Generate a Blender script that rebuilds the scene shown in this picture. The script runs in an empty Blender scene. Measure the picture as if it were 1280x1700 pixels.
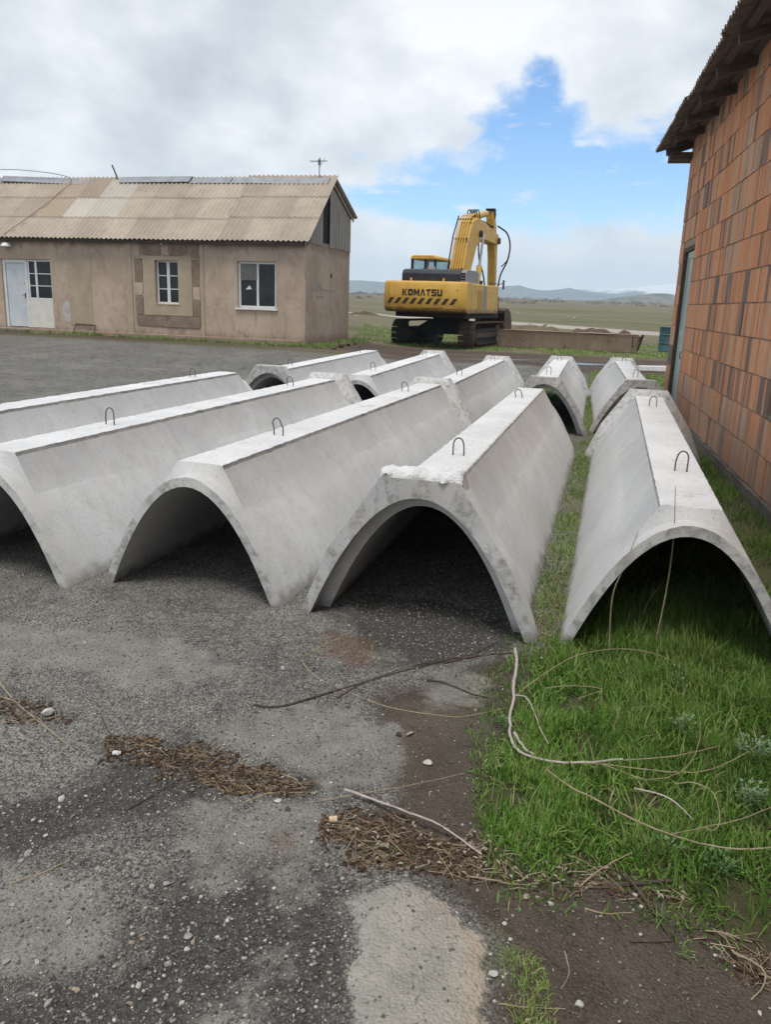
import bpy, math, random
import numpy as np
from mathutils import Vector, Matrix, noise as mn
random.seed(7); RNG = np.random.default_rng(11)
R = math.radians
scene = bpy.context.scene
COL = scene.collection

# ------------------------------------------------------------------ camera
F_PX, PITCH, ROLL, CAM_H = 1334.0, 14.62, 1.9, 1.75
_p, _r = R(PITCH), R(ROLL)
_up0 = Vector((0, math.sin(_p), math.cos(_p)))
C_FWD = Vector((0, math.cos(_p), -math.sin(_p)))
C_RT = math.cos(_r) * Vector((1, 0, 0)) + math.sin(_r) * _up0
C_UP = -math.sin(_r) * Vector((1, 0, 0)) + math.cos(_r) * _up0
cd = bpy.data.cameras.new('camera'); cam = bpy.data.objects.new('camera', cd); COL.objects.link(cam)
cam.matrix_world = Matrix(((C_RT.x, C_UP.x, -C_FWD.x, 0), (C_RT.y, C_UP.y, -C_FWD.y, 0),
                           (C_RT.z, C_UP.z, -C_FWD.z, CAM_H), (0, 0, 0, 1)))
cd.sensor_fit = 'VERTICAL'; cd.sensor_height = 36.0; cd.lens = 36.0 * F_PX / 1700.0
cd.clip_start = 0.05; cd.clip_end = 20000
scene.camera = cam

# ------------------------------------------------------------------ world, sun, exposure
SUN_TO = Vector((-0.08, -0.30, 0.94)).normalized()
SUN_EL = math.asin(SUN_TO.z); SUN_AZ = math.atan2(SUN_TO.x, SUN_TO.y)
world = bpy.data.worlds.new('World'); scene.world = world; world.use_nodes = True
sd = bpy.data.lights.new('sun', 'SUN'); sd.energy = 2.1; sd.angle = R(20); sd.color = (1.0, 0.95, 0.88)
sun = bpy.data.objects.new('sun', sd); COL.objects.link(sun)
sun.rotation_euler = (-SUN_TO).to_track_quat('-Z', 'Y').to_euler()
vs = scene.view_settings
vs.view_transform = 'Standard'; vs.look = 'None'; vs.exposure = 0.42; vs.gamma = 1.0; vs.use_curve_mapping = False
scene.cycles.use_denoising = True
scene.cycles.max_bounces = 6; scene.cycles.diffuse_bounces = 3; scene.cycles.glossy_bounces = 2
scene.cycles.transmission_bounces = 3; scene.cycles.volume_bounces = 2; scene.cycles.transparent_max_bounces = 6


class NT:
    """small helper round a node tree"""
    def __init__(s, tree):
        s.t = tree; s.n = tree.nodes; s.l = tree.links
    def new(s, typ, **kw):
        n = s.n.new(typ)
        for k, v in kw.items(): setattr(n, k, v)
        return n
    def put(s, sock, v):
        if v is None: return
        if hasattr(v, 'node'): s.l.new(v, sock)
        else:
            if isinstance(v, (tuple, list)) and len(v) == 3 and sock.type == 'RGBA': v = (*v, 1)
            sock.default_value = v
    def math(s, op, a, b=None, c=None, clamp=False):
        n = s.new('ShaderNodeMath', operation=op, use_clamp=clamp)
        for i, v in enumerate((a, b, c)):
            if v is not None: s.put(n.inputs[i], v)
        return n.outputs[0]
    def vmath(s, op, a, b=None):
        n = s.new('ShaderNodeVectorMath', operation=op)
        s.put(n.inputs[0], a)
        if b is not None: s.put(n.inputs[1], b)
        return n.outputs[0]
    def noise(s, scale, vec=None, detail=4, rough=0.55, dist=0.0, out='Fac'):
        n = s.new('ShaderNodeTexNoise'); n.inputs['Scale'].default_value = scale
        n.inputs['Detail'].default_value = detail; n.inputs['Roughness'].default_value = rough
        n.inputs['Distortion'].default_value = dist
        if vec is not None: s.l.new(vec, n.inputs['Vector'])
        return n.outputs[out]
    def voro(s, scale, vec=None, out='Distance', feature='F1', rand=1.0):
        n = s.new('ShaderNodeTexVoronoi', feature=feature); n.inputs['Scale'].default_value = scale
        n.inputs['Randomness'].default_value = rand
        if vec is not None: s.l.new(vec, n.inputs['Vector'])
        return n.outputs[out]
    def step(s, x, a, b, lo=0.0, hi=1.0):
        n = s.new('ShaderNodeMapRange', interpolation_type='SMOOTHSTEP')
        s.put(n.inputs[0], x); s.put(n.inputs[1], a); s.put(n.inputs[2], b); s.put(n.inputs[3], lo); s.put(n.inputs[4], hi)
        return n.outputs[0]
    def ramp(s, x, stops):
        n = s.new('ShaderNodeValToRGB'); cr = n.color_ramp
        while len(cr.elements) < len(stops): cr.elements.new(0.5)
        for e, (p, c) in zip(cr.elements, stops):
            e.position = p; e.color = (*c, 1)
        s.put(n.inputs[0], x); return n.outputs[0]
    def mix(s, f, a, b, blend='MIX'):
        n = s.new('ShaderNodeMix', data_type='RGBA', blend_type=blend)
        s.put(n.inputs[0], f); s.put(n.inputs[6], a); s.put(n.inputs[7], b)
        return n.outputs[2]
    def attr(s, name, out='Fac'):
        n = s.new('ShaderNodeAttribute', attribute_name=name); return n.outputs[out]
    def scale(s, vec, sc):
        n = s.new('ShaderNodeMapping'); n.inputs['Scale'].default_value = sc
        s.l.new(vec, n.inputs['Vector']); return n.outputs[0]
    def bump(s, h, strength=0.3, dist=0.01, normal=None):
        n = s.new('ShaderNodeBump'); n.inputs['Strength'].default_value = strength
        n.inputs['Distance'].default_value = dist; s.l.new(h, n.inputs['Height'])
        if normal is not None: s.l.new(normal, n.inputs['Normal'])
        return n.outputs[0]


def build_sky():
    t = NT(world.node_tree)
    for n in list(t.n): t.n.remove(n)
    out = t.new('ShaderNodeOutputWorld')
    sky = t.new('ShaderNodeTexSky', sky_type='NISHITA', sun_disc=False)
    sky.sun_elevation = SUN_EL; sky.sun_rotation = SUN_AZ; sky.air_density = 1.0; sky.dust_density = 0.1; sky.ozone_density = 2.5; sky.altitude = 1900
    d = t.new('ShaderNodeTexCoord').outputs['Generated']
    sep = t.new('ShaderNodeSeparateXYZ'); t.l.new(d, sep.inputs[0])
    X, Y, Z = sep.outputs
    az = t.math('ARCTAN2', X, Y); el = t.math('ARCSINE', Z)
    zz = t.math('ADD', t.math('MAXIMUM', Z, 0.0), 0.10)
    cmb = t.new('ShaderNodeCombineXYZ')
    t.put(cmb.inputs[0], t.math('DIVIDE', X, zz)); t.put(cmb.inputs[1], t.math('DIVIDE', Y, zz))
    pl = cmb.outputs[0]                                           # cloud deck coordinates
    big = t.noise(0.55, pl, 3, 0.5)
    mid = t.noise(1.5, pl, 6, 0.58, 0.35)
    dirn = t.noise(9.0, t.scale(d, (1, 1, 1.7)), 6, 0.6, 0.3)
    # openings in the deck: the blue gap to the right of the view, and noise gaps all round the sky
    gap = None
    for a0, e0, ra, re in ((0.162, 0.222, 0.026, 0.034), (0.150, 0.190, 0.062, 0.042), (0.165, 0.152, 0.115, 0.042), (0.20, 0.126, 0.23, 0.042), (0.32, 0.158, 0.12, 0.050), (0.62, 0.16, 0.22, 0.06), (0.03, 0.116, 0.10, 0.022)):
        du = t.math('DIVIDE', t.math('SUBTRACT', az, a0), ra); dv = t.math('DIVIDE', t.math('SUBTRACT', el, e0), re)
        f = t.math('SUBTRACT', 1.0, t.math('SQRT', t.math('ADD', t.math('MULTIPLY', du, du), t.math('MULTIPLY', dv, dv))))
        gap = f if gap is None else t.math('MAXIMUM', gap, f)
    gap = t.math('ADD', gap, t.math('MULTIPLY', t.math('SUBTRACT', dirn, 0.50), 2.1))
    gap = t.math('ADD', gap, t.math('MULTIPLY', t.math('SUBTRACT', t.noise(30.0, t.scale(d, (1, 1, 1.6)), 5, 0.6), 0.5), 1.0))
    far_gap = t.math('MULTIPLY', t.math('SUBTRACT', big, 0.70), 7.0)
    far_gap = t.math('SUBTRACT', far_gap, t.step(az, -0.75, -0.55, 0, 0))
    openf = t.math('MAXIMUM', t.step(gap, -0.34, 0.46), t.step(far_gap, 0.0, 0.8))
    # thin streaks inside the blue
    wisp = t.step(t.noise(22.0, t.scale(d, (1, 1, 3.2)), 5, 0.6), 0.55, 0.72)
    openf = t.math('MULTIPLY', openf, t.math('SUBTRACT', 1.0, t.math('MULTIPLY', wisp, 0.6)))
    shade = t.math('ADD', t.math('MULTIPLY', mid, 0.15), t.math('MULTIPLY', t.noise(4.6, t.scale(d, (1, 1, 1.5)), 7, 0.55, 0.12), 0.85))
    cloud = t.ramp(shade, [(0.33, (0.47, 0.51, 0.57)), (0.43, (0.62, 0.66, 0.71)), (0.51, (0.76, 0.79, 0.83)), (0.62, (0.97, 0.98, 1.0))])
    # bases seen overhead are greyer, the far deck paler
    cloud = t.mix(t.step(el, 0.21, 0.46, 0.0, 0.50), cloud, (0.42, 0.45, 0.51))
    cloud = t.mix(t.step(el, 0.12, 0.0, 0.0, 0.70), cloud, (1.08, 1.12, 1.16))
    rim = t.math('MULTIPLY', t.step(gap, -0.45, 0.05), t.step(gap, 0.5, 0.1))
    cloud = t.mix(t.math('MULTIPLY', rim, 0.35), cloud, (0.88, 0.90, 0.93))
    b1 = t.new('ShaderNodeBackground'); b1.inputs['Strength'].default_value = 0.15
    hs = t.new('ShaderNodeHueSaturation'); hs.inputs['Saturation'].default_value = 1.18; t.l.new(sky.outputs[0], hs.inputs['Color']); t.l.new(hs.outputs[0], b1.inputs[0])
    b2 = t.new('ShaderNodeBackground'); b2.inputs['Strength'].default_value = 0.88
    t.l.new(cloud, b2.inputs[0])
    mx = t.new('ShaderNodeMixShader'); t.l.new(openf, mx.inputs[0]); t.l.new(b2.outputs[0], mx.inputs[1]); t.l.new(b1.outputs[0], mx.inputs[2])
    t.l.new(mx.outputs[0], out.inputs[0])
build_sky()

# ------------------------------------------------------------------ helpers
def S(a, b, x):
    t = np.clip((np.asarray(x, float) - a) / (b - a), 0, 1); return t * t * (3 - 2 * t)

def terr(x, y):
    x = np.asarray(x, float); y = np.asarray(y, float)
    z = 0.22 * S(18, 28, y) + 0.21 * S(16, 24, y) * (1 - S(-2.5, 1.5, x))
    z = z - 0.06 * S(10.3, 11.6, y) * (1 - S(18.5, 21, y))
    z = z + 0.0070 * np.clip(y - 32, 0, 90) + 0.0125 * np.clip(y - 122, 0, 700)
    return z

def tz(x, y): return float(terr(x, y))

def ray_dir(px, py):
    return C_FWD + C_RT * ((px - 640) / F_PX) - C_UP * ((py - 850) / F_PX)

def gp(px, py, dz=0.0):
    """the spot on the terrain seen at a photograph coordinate"""
    d = ray_dir(px, py); z = 0.0
    for _ in range(25):
        t = (z - CAM_H) / d.z; x, y = d.x * t, d.y * t
        z = tz(x, y)
    return Vector((x, y, z + dz))

def sm(ob, on=True):
    if on: ob.data.polygons.foreach_set('use_smooth', [True] * len(ob.data.polygons))

def set_props(o, label=None, cat=None, group=None, kind=None):
    if label: o['label'] = label
    if cat: o['category'] = cat
    if group: o['group'] = group
    if kind: o['kind'] = kind
    return o

def mesh_ob(name, v, f, mat, parent=None, smooth=False, **props):
    me = bpy.data.meshes.new(name); me.from_pydata([tuple(p) for p in v], [], [tuple(q) for q in f]); me.update()
    if mat is not None:
        for m in (mat if isinstance(mat, (list, tuple)) else [mat]): me.materials.append(m)
    ob = bpy.data.objects.new(name, me); COL.objects.link(ob); ob.parent = parent
    if smooth: sm(ob)
    return set_props(ob, **props)

def np_mesh(name, V, tris, mat, parent=None, attrs=None, **props):
    me = bpy.data.meshes.new(name); V = np.asarray(V, np.float32); T = np.asarray(tris, np.int32); k = T.shape[1]
    me.vertices.add(len(V)); me.vertices.foreach_set('co', V.ravel())
    me.loops.add(T.size); me.loops.foreach_set('vertex_index', T.ravel())
    me.polygons.add(len(T)); me.polygons.foreach_set('loop_start', np.arange(0, T.size, k, dtype=np.int32))
    me.update(calc_edges=True)
    for n, a in (attrs or {}).items():
        at = me.attributes.new(n, 'FLOAT', 'POINT'); at.data.foreach_set('value', np.asarray(a, np.float32))
    if mat: me.materials.append(mat)
    ob = bpy.data.objects.new(name, me); COL.objects.link(ob); ob.parent = parent
    return set_props(ob, **props)

def empty(name, loc, yaw=0.0, label=None, cat=None, group=None):
    o = bpy.data.objects.new(name, None); COL.objects.link(o); o.location = loc; o.rotation_euler = (0, 0, -R(yaw))
    o.empty_display_size = 0.2
    return set_props(o, label, cat, group)

class MB:
    """collects simple shapes into one mesh"""
    def __init__(s): s.v = []; s.f = []; s.mi = []
    def add(s, v, f, mi=0):
        b = len(s.v); s.v += [Vector(p) for p in v]; s.f += [[i + b for i in q] for q in f]; s.mi += [mi] * len(f); return s
    def box(s, c0, c1, m=None, mi=0):
        x0, y0, z0 = c0; x1, y1, z1 = c1
        v = [Vector(p) for p in ((x0,y0,z0),(x1,y0,z0),(x1,y1,z0),(x0,y1,z0),(x0,y0,z1),(x1,y0,z1),(x1,y1,z1),(x0,y1,z1))]
        if m is not None: v = [m @ p for p in v]
        return s.add(v, [(0,3,2,1),(4,5,6,7),(0,1,5,4),(1,2,6,5),(2,3,7,6),(3,0,4,7)], mi)
    def prism(s, poly, axis, a, b, mi=0):
        """closed 2-D outline extruded from a to b along an axis; outline coordinates are the other two axes in order"""
        n = len(poly); v = []
        for w in (a, b):
            for p, q in poly:
                v.append({'x': (w, p, q), 'y': (p, w, q), 'z': (p, q, w)}[axis])
        f = [tuple(range(n)), tuple(range(2 * n - 1, n - 1, -1))] + [(i, i + n, (i + 1) % n + n, (i + 1) % n) for i in range(n)]
        return s.add(v, f, mi)
    def tube(s, pts, rad, sides=6, cap=True, mi=0):
        pts = [Vector(p) for p in pts]; n = len(pts)
        if not hasattr(rad, '__len__'): rad = [rad] * n
        up = Vector((0, 0, 1)); v = []; prev = None
        for i, p in enumerate(pts):
            d = (pts[min(i + 1, n - 1)] - pts[max(i - 1, 0)]).normalized()
            if prev is None:
                a = d.cross(up)
                if a.length < 1e-3: a = d.cross(Vector((1, 0, 0)))
            else: a = prev - d * prev.dot(d)
            a.normalize(); prev = a; b = d.cross(a)
            for k in range(sides):
                t = 2 * math.pi * k / sides; v.append(p + (a * math.cos(t) + b * math.sin(t)) * rad[i])
        f = [(i * sides + k, i * sides + (k + 1) % sides, (i + 1) * sides + (k + 1) % sides, (i + 1) * sides + k) for i in range(n - 1) for k in range(sides)]
        if cap: f += [tuple(range(sides))[::-1], tuple(range((n - 1) * sides, n * sides))]
        return s.add(v, f, mi)
    def build(s, name, mat, parent=None, smooth=False, bevel=0.0, **props):
        ob = mesh_ob(name, s.v, s.f, mat, parent, smooth, **props)
        if any(s.mi): ob.data.polygons.foreach_set('material_index', s.mi)
        import bmesh
        bm = bmesh.new(); bm.from_mesh(ob.data); bmesh.ops.recalc_face_normals(bm, faces=bm.faces); bm.to_mesh(ob.data); bm.free()
        if bevel:
            m = ob.modifiers.new('edge', 'BEVEL'); m.width = bevel; m.segments = 2; m.limit_method = 'ANGLE'
        if smooth:
            try: ob.data.set_sharp_from_angle(angle=R(38))
            except Exception: pass
        return ob

def catmull(pts, n=6):
    pts = [Vector(p) for p in pts]; P = [2 * pts[0] - pts[1]] + pts + [2 * pts[-1] - pts[-2]]; out = []
    for i in range(1, len(P) - 2):
        a, b, c, d = P[i - 1:i + 3]
        for k in range(n):
            t = k / n
            out.append(0.5 * ((2 * b) + (c - a) * t + (2 * a - 5 * b + 4 * c - d) * t * t + (3 * b - a - 3 * c + d) * t ** 3))
    return out + [pts[-1]]

def nz(x, y, z=0.0): return mn.noise(Vector((x, y, z)))

# ------------------------------------------------------------------ materials
def principled(name, rough=0.8, spec=0.3, metal=0.0):
    m = bpy.data.materials.new(name); m.use_nodes = True; t = NT(m.node_tree)
    b = t.n['Principled BSDF']; b.inputs['Roughness'].default_value = rough; b.inputs['Metallic'].default_value = metal
    b.inputs['Specular IOR Level'].default_value = spec
    t.b = b; t.co = t.new('ShaderNodeTexCoord'); t.pos = t.new('ShaderNodeNewGeometry').outputs['Position']
    t.obj = t.co.outputs['Object']
    return m, t

def mat_var(name, c1, c2, scale=3.0, rough=0.8, bump=0.2, bscale=60.0, bdist=0.004, c3=None, spec=0.3, metal=0.0, space='obj', stretch=(1, 1, 1)):
    m, t = principled(name, rough, spec, metal); v = t.scale(t.obj if space == 'obj' else t.pos, stretch)
    n = t.noise(scale, v, 6, 0.6)
    col = t.ramp(n, [(0.33, c1), (0.68, c2)])
    if c3 is not None: col = t.mix(t.step(t.noise(scale * 3.7, v, 6, 0.65, 0.4), 0.56, 0.70), col, c3)
    t.l.new(col, t.b.inputs['Base Color'])
    if bump: t.l.new(t.bump(t.noise(bscale, v, 4), bump, bdist), t.b.inputs['Normal'])
    return m

def flat(name, c, rough=0.6, spec=0.3, metal=0.0):
    return mat_var(name, tuple(k * 0.9 for k in c), tuple(min(1, k * 1.08) for k in c), 4.0, rough, 0.08, 40, 0.002, spec=spec, metal=metal)
M = {}

# ------------------------------------------------------------------ ground
def poly_world(pts): return np.array([gp(*p)[:2] for p in pts])

def sdf(P, poly):
    """signed distance (positive inside) of points P (n,2) to a polygon"""
    a = poly; b = np.roll(poly, -1, 0); d = np.full(len(P), 1e9); ins = np.zeros(len(P), bool)
    for p, q in zip(a, b):
        e = q - p; w = P - p; t = np.clip((w @ e) / max(e @ e, 1e-12), 0, 1)
        d = np.minimum(d, np.hypot(*(w - t[:, None] * e).T))
        c = (p[1] > P[:, 1]) != (q[1] > P[:, 1])
        with np.errstate(divide='ignore', invalid='ignore'):
            ins ^= c & (P[:, 0] < (q[0] - p[0]) * (P[:, 1] - p[1]) / (q[1] - p[1]) + p[0])
    return np.where(ins, d, -d)

PALE = [poly_world(p) for p in (
    [(545,1485),(610,1470),(690,1462),(740,1500),(790,1550),(814,1570),(802,1640),(798,1760),(585,1760),(580,1610),(602,1570),(570,1515)],)]
DARK = [poly_world(p) for p in (
    [(205,1530),(255,1455),(430,1428),(560,1430),(640,1450),(610,1560),(600,1780),(-150,1780),(-150,1640),(80,1610),(180,1600)],
    [(-100,1320),(60,1310),(170,1260),(300,1230),(420,1310),(330,1340),(120,1370),(40,1420),(-100,1430)],
    [(400,1290),(520,1270),(580,1300),(470,1330)], [(560,1020),(640,990),(860,1020),(860,1075),(700,1105),(600,1070)])]
MUD = [poly_world(p) for p in (
    [(600,1150),(720,1120),(830,1082),(930,1070),(1330,1050),(1360,1780),(796,1780),(812,1600),(812,1568),(740,1490),(660,1450),(560,1420),(580,1360),(650,1320),(640,1240)],)]
GRASS_PX = [(915,1072),(1000,1035),(1420,1010),(1440,1620),(1250,1560),(1150,1500),(1060,1445),(960,1425),(890,1440),(815,1400),(790,1330),(820,1270),(860,1200),(870,1130)]
GRASS = [poly_world(GRASS_PX)]
YARD = poly_world([(-900,575),(0,556),(300,572),(505,584),(575,590),(720,600),(880,606),(1000,625),(985,660),(960,760),(940,1080),(930,1300),(900,1500),(930,1800)])
YARD = np.vstack([YARD, [[1.4, -40], [-60, -40], [-60, 27]]])
WORN = [poly_world(p) for p in ([(300,1760),(340,1670),(400,1590),(470,1568),(492,1600),(430,1645),(395,1700),(380,1760)], [(320,1452),(380,1440),(420,1458),(340,1484)], [(452,1440),(522,1430),(524,1482),(470,1497)], [(430,1185),(560,1165),(650,1215),(655,1285),(600,1300),(480,1270),(380,1240),(350,1210)], [(680,1130),(760,1105),(810,1120),(800,1165),(720,1170)], [(-60,1425),(100,1455),(190,1480),(200,1570),(110,1610),(-60,1620)], [(300,1340),(560,1330),(560,1410),(320,1425)], [(-60,1030),(250,1050),(420,1110),(250,1150),(60,1110),(-60,1120)])]
RUST = [poly_world([(530,1060),(560,1045),(620,1060),(625,1095),(590,1110),(545,1090)]), poly_world([(455,1385),(485,1378),(485,1402),(462,1412)])]

def flume_axis(x, y, yaw): return np.array([x, y]), np.array([math.sin(R(yaw)), math.cos(R(yaw))])

def build_ground():
    def ticks(dense, step, lo, hi, grow=1.12):
        a = list(np.arange(dense[0], dense[1] + 1e-6, step)); s = step
        while a[-1] < hi: s *= grow; a.append(min(a[-1] + s, hi))
        b = []; s = step; c = dense[0]
        while c > lo: s *= grow; c = max(c - s, lo); b.append(c)
        return np.array(b[::-1] + a)
    xs = ticks((-3.2, 4.2), 0.06, -4000, 4000); ys = ticks((1.2, 10.5), 0.06, -150, 4400)
    X, Y = np.meshgrid(xs, ys); P = np.stack([X.ravel(), Y.ravel()], 1); Z = terr(P[:, 0], P[:, 1])
    def field(polys): return np.clip(np.max([sdf(P, q) for q in polys], 0), -3, 3)
    at = {'pale': field(PALE), 'dark': field(DARK), 'mud': field(MUD), 'grass': field(GRASS), 'rust': field(RUST), 'worn': field(WORN), 'yard': np.clip(sdf(P, YARD), -6, 6)}
    # small relief near the camera; the pale screed stands a little proud, mud a little low
    near = S(14, 7, P[:, 1])
    nn = np.array([nz(p[0] * 1.6, p[1] * 1.6) * 0.5 + nz(p[0] * 5, p[1] * 5, 3) * 0.2 if -8 < p[0] < 8 and -1 < p[1] < 14 else 0 for p in P])
    Z = Z + nn * near * 0.018 + S(-.01, .03, at['pale']) * 0.012 * near - S(-.05, .1, at['mud']) * 0.012 * near - S(-.03, .04, at['dark']) * 0.012 * near
    far = S(24, 60, P[:, 1])
    fn = np.array([nz(p[0] * .05, p[1] * .03, 9) if p[1] > 22 and abs(p[0]) < 500 and p[1] < 1200 else 0 for p in P])
    Z = Z + far * fn * 0.5
    ny, nx = X.shape; I = np.arange(ny * nx).reshape(ny, nx)
    Q = np.stack([I[:-1, :-1].ravel(), I[:-1, 1:].ravel(), I[1:, 1:].ravel(), I[1:, :-1].ravel()], 1)
    m, t = principled('ground_mix', 0.92, 0.25)
    pos = t.pos
    n1 = t.noise(0.9, pos, 5, 0.6); n2 = t.noise(7.0, pos, 6, 0.62); n3 = t.noise(45, pos, 4, 0.6); n4 = t.noise(2.6, pos, 6, 0.65, 0.6)
    # old asphalt with aggregate showing
    asph = t.ramp(n2, [(0.28, (0.066, 0.065, 0.059)), (0.50, (0.116, 0.113, 0.103)), (0.75, (0.175, 0.170, 0.152))])
    asph = t.mix(t.step(n1, 0.45, 0.66, 0, 0.55), asph, (0.185, 0.182, 0.166))
    asph = t.mix(t.step(n4, 0.50, 0.66, 0, 0.55), asph, (0.050, 0.049, 0.045))
    asph = t.mix(t.step(t.noise(0.6, pos, 6, 0.6), 0.52, 0.68, 0, 0.35), asph, (0.125, 0.112, 0.085))
    vcol = t.voro(95, pos, 'Color'); vd = t.voro(95, pos, 'Distance')
    sp = t.new('ShaderNodeSeparateColor'); t.l.new(vcol, sp.inputs[0])
    spk = t.math('MULTIPLY', t.step(sp.outputs[0], 0.70, 0.78), t.step(vd, 0.42, 0.25))
    dspk = t.math('MULTIPLY', t.step(sp.outputs[1], 0.70, 0.8), t.step(vd, 0.5, 0.3))
    vcol2 = t.voro(230, pos, 'Color'); sp2 = t.new('ShaderNodeSeparateColor'); t.l.new(vcol2, sp2.inputs[0])
    spk2 = t.step(sp2.outputs[0], 0.78, 0.9)
    hv = t.new('ShaderNodeHueSaturation'); t.put(hv.inputs['Value'], t.step(sp.outputs[2], 0.0, 1.0, 0.55, 1.5)); t.l.new(asph, hv.inputs['Color']); asph = hv.outputs[0]
    hv = t.new('ShaderNodeHueSaturation'); t.put(hv.inputs['Value'], t.step(sp2.outputs[1], 0.0, 1.0, 0.6, 1.4)); t.l.new(asph, hv.inputs['Color']); asph = hv.outputs[0]
    asph = t.mix(t.math('MULTIPLY', spk2, 0.5), asph, (0.34, 0.335, 0.31))
    asph = t.mix(t.math('MULTIPLY', spk, 0.75), asph, (0.36, 0.35, 0.32))
    asph = t.mix(t.math('MULTIPLY', dspk, 0.7), asph, (0.045, 0.045, 0.045))
    crack = t.voro(1.1, t.vmath('ADD', pos, t.vmath('SCALE', t.noise(3, pos, 4, out='Color'))), 'Distance', 'DISTANCE_TO_EDGE')
    asph = t.mix(t.math('MULTIPLY', t.step(crack, 0.012, 0.002), 0.6), asph, (0.04, 0.038, 0.034))
    def edge(name, lo, hi, amp=0.10):
        a = t.attr(name)
        a = t.math('ADD', a, t.math('MULTIPLY', t.math('SUBTRACT', n2, 0.5), amp))
        a = t.math('ADD', a, t.math('MULTIPLY', t.math('SUBTRACT', n4, 0.5), amp * 1.3))
        a = t.math('ADD', a, t.math('MULTIPLY', t.math('SUBTRACT', n3, 0.5), 0.05))
        return t.step(a, lo, hi)
    darkc = t.ramp(n3, [(0.3, (0.030, 0.029, 0.027)), (0.7, (0.075, 0.072, 0.066))])
    darkc = t.mix(t.math('MULTIPLY', spk, 0.5), darkc, (0.22, 0.22, 0.21))
    darkc = t.mix(t.math('MULTIPLY', spk2, 0.35), darkc, (0.16, 0.16, 0.15))
    mudc = t.ramp(n4, [(0.28, (0.046, 0.036, 0.028)), (0.55, (0.080, 0.063, 0.050)), (0.78, (0.118, 0.098, 0.078))])
    mudc = t.mix(t.math('MULTIPLY', t.step(n3, .52, .72), 0.6), mudc, (0.026, 0.021, 0.017))
    mudc = t.mix(t.step(n1, .48, .64, 0, .5), mudc, (0.105, 0.092, 0.074))
    mudc = t.mix(t.math('MULTIPLY', spk2, 0.35), mudc, (0.14, 0.125, 0.105))
    sx0 = t.new('ShaderNodeSeparateXYZ'); t.l.new(pos, sx0.inputs[0]); pxx0 = sx0.outputs[0]
    palec = t.ramp(n2, [(0.3, (0.230, 0.222, 0.200)), (0.7, (0.350, 0.336, 0.302))])
    palec = t.mix(t.math('MULTIPLY', t.step(n3, 0.58, 0.68), 0.55), palec, (0.10, 0.095, 0.085))
    palec = t.mix(t.math('MULTIPLY', spk, 0.5), palec, (0.42, 0.41, 0.38))
    palec = t.mix(t.math('MULTIPLY', t.step(t.attr('pale'), 0.13, 0.0, 0, 0.55), t.step(pxx0, 0.12, 0.30)), palec, (0.40, 0.315, 0.235))
    soil = t.ramp(n2, [(0.3, (0.040, 0.045, 0.016)), (0.7, (0.075, 0.075, 0.030))])
    # land beyond the yard: turf, brown earth, tyre-worn tracks
    sepp = t.new('ShaderNodeSeparateXYZ'); t.l.new(pos, sepp.inputs[0])
    py = sepp.outputs[1]; pxx = sepp.outputs[0]
    stretch = t.scale(pos, (0.25, 1.0, 1.0))
    lw = t.noise(0.22, stretch, 6, 0.62); lw2 = t.noise(1.3, stretch, 5, 0.65); lw3 = t.noise(0.03, stretch, 5, 0.6)
    turf = t.ramp(lw2, [(0.30, (0.060, 0.066, 0.026)), (0.52, (0.088, 0.112, 0.036)), (0.75, (0.130, 0.140, 0.058))])
    dry = t.ramp(lw, [(0.3, (0.110, 0.098, 0.058)), (0.7, (0.180, 0.150, 0.098))])
    land = t.mix(t.step(t.math('ADD', t.math('MULTIPLY', lw3, 0.8), t.math('MULTIPLY', lw, 0.5)), 0.52, 0.72), turf, dry)
    land = t.mix(t.step(py, 110, 260, 0, 0.7), land, dry)
    earth = t.ramp(lw2, [(0.3, (0.055, 0.040, 0.031)), (0.7, (0.110, 0.083, 0.064))])
    yy = t.math('ADD', py, t.math('MULTIPLY', t.math('SUBTRACT', lw, 0.5), 4.0))
    yslope = t.math('ADD', yy, t.math('MULTIPLY', pxx, 0.22))
    land = t.mix(t.math('MULTIPLY', t.step(yslope, 22.0, 24.0), t.step(yslope, 30.0, 28.2)), land, earth)
    wet = t.math('MULTIPLY', t.step(yslope, 25.0, 25.2), t.step(yslope, 26.0, 25.8))
    wet = t.math('MULTIPLY', wet, t.step(pxx, 1.5, 3.5))
    wet = t.math('MULTIPLY', wet, t.step(lw2, 0.47, 0.55))
    # the pale cart road crossing the plain
    yr = t.math('ADD', t.math('ADD', py, t.math('MULTIPLY', pxx, 1.15)), t.math('MULTIPLY', t.math('SUBTRACT', lw3, 0.5), 6.0))
    road = t.math('MULTIPLY', t.step(yr, 74, 75.5), t.step(yr, 83, 81.5))
    land = t.mix(t.math('MULTIPLY', road, 0.9), land, (0.36, 0.33, 0.29))
    col = t.mix(edge('yard', -0.25, 0.25, 0.9), land, asph)
    # tyre mud smears on the yard further back
    smear = t.math('MULTIPLY', t.step(t.noise(0.8, t.scale(pos, (0.35, 2.2, 1)), 5, 0.6), 0.55, 0.70), t.step(py, 12, 17))
    col = t.mix(t.math('MULTIPLY', smear, t.step(py, 40, 28, 0, 0.55)), col, (0.16, 0.135, 0.105))
    col = t.mix(t.step(crack, 5, 6), col, asph)
    wornc = t.ramp(n2, [(0.3, (0.150, 0.148, 0.136)), (0.7, (0.245, 0.240, 0.218))]); wornc = t.mix(t.math('MULTIPLY', dspk, .6), wornc, (0.07, 0.07, 0.065)); wornc = t.mix(t.math('MULTIPLY', spk2, .4), wornc, (0.36, 0.35, 0.32))
    col = t.mix(edge('mud', -0.02, 0.10, 0.25), col, mudc)
    col = t.mix(edge('dark', -0.09, 0.11, 0.55), col, darkc)
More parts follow.
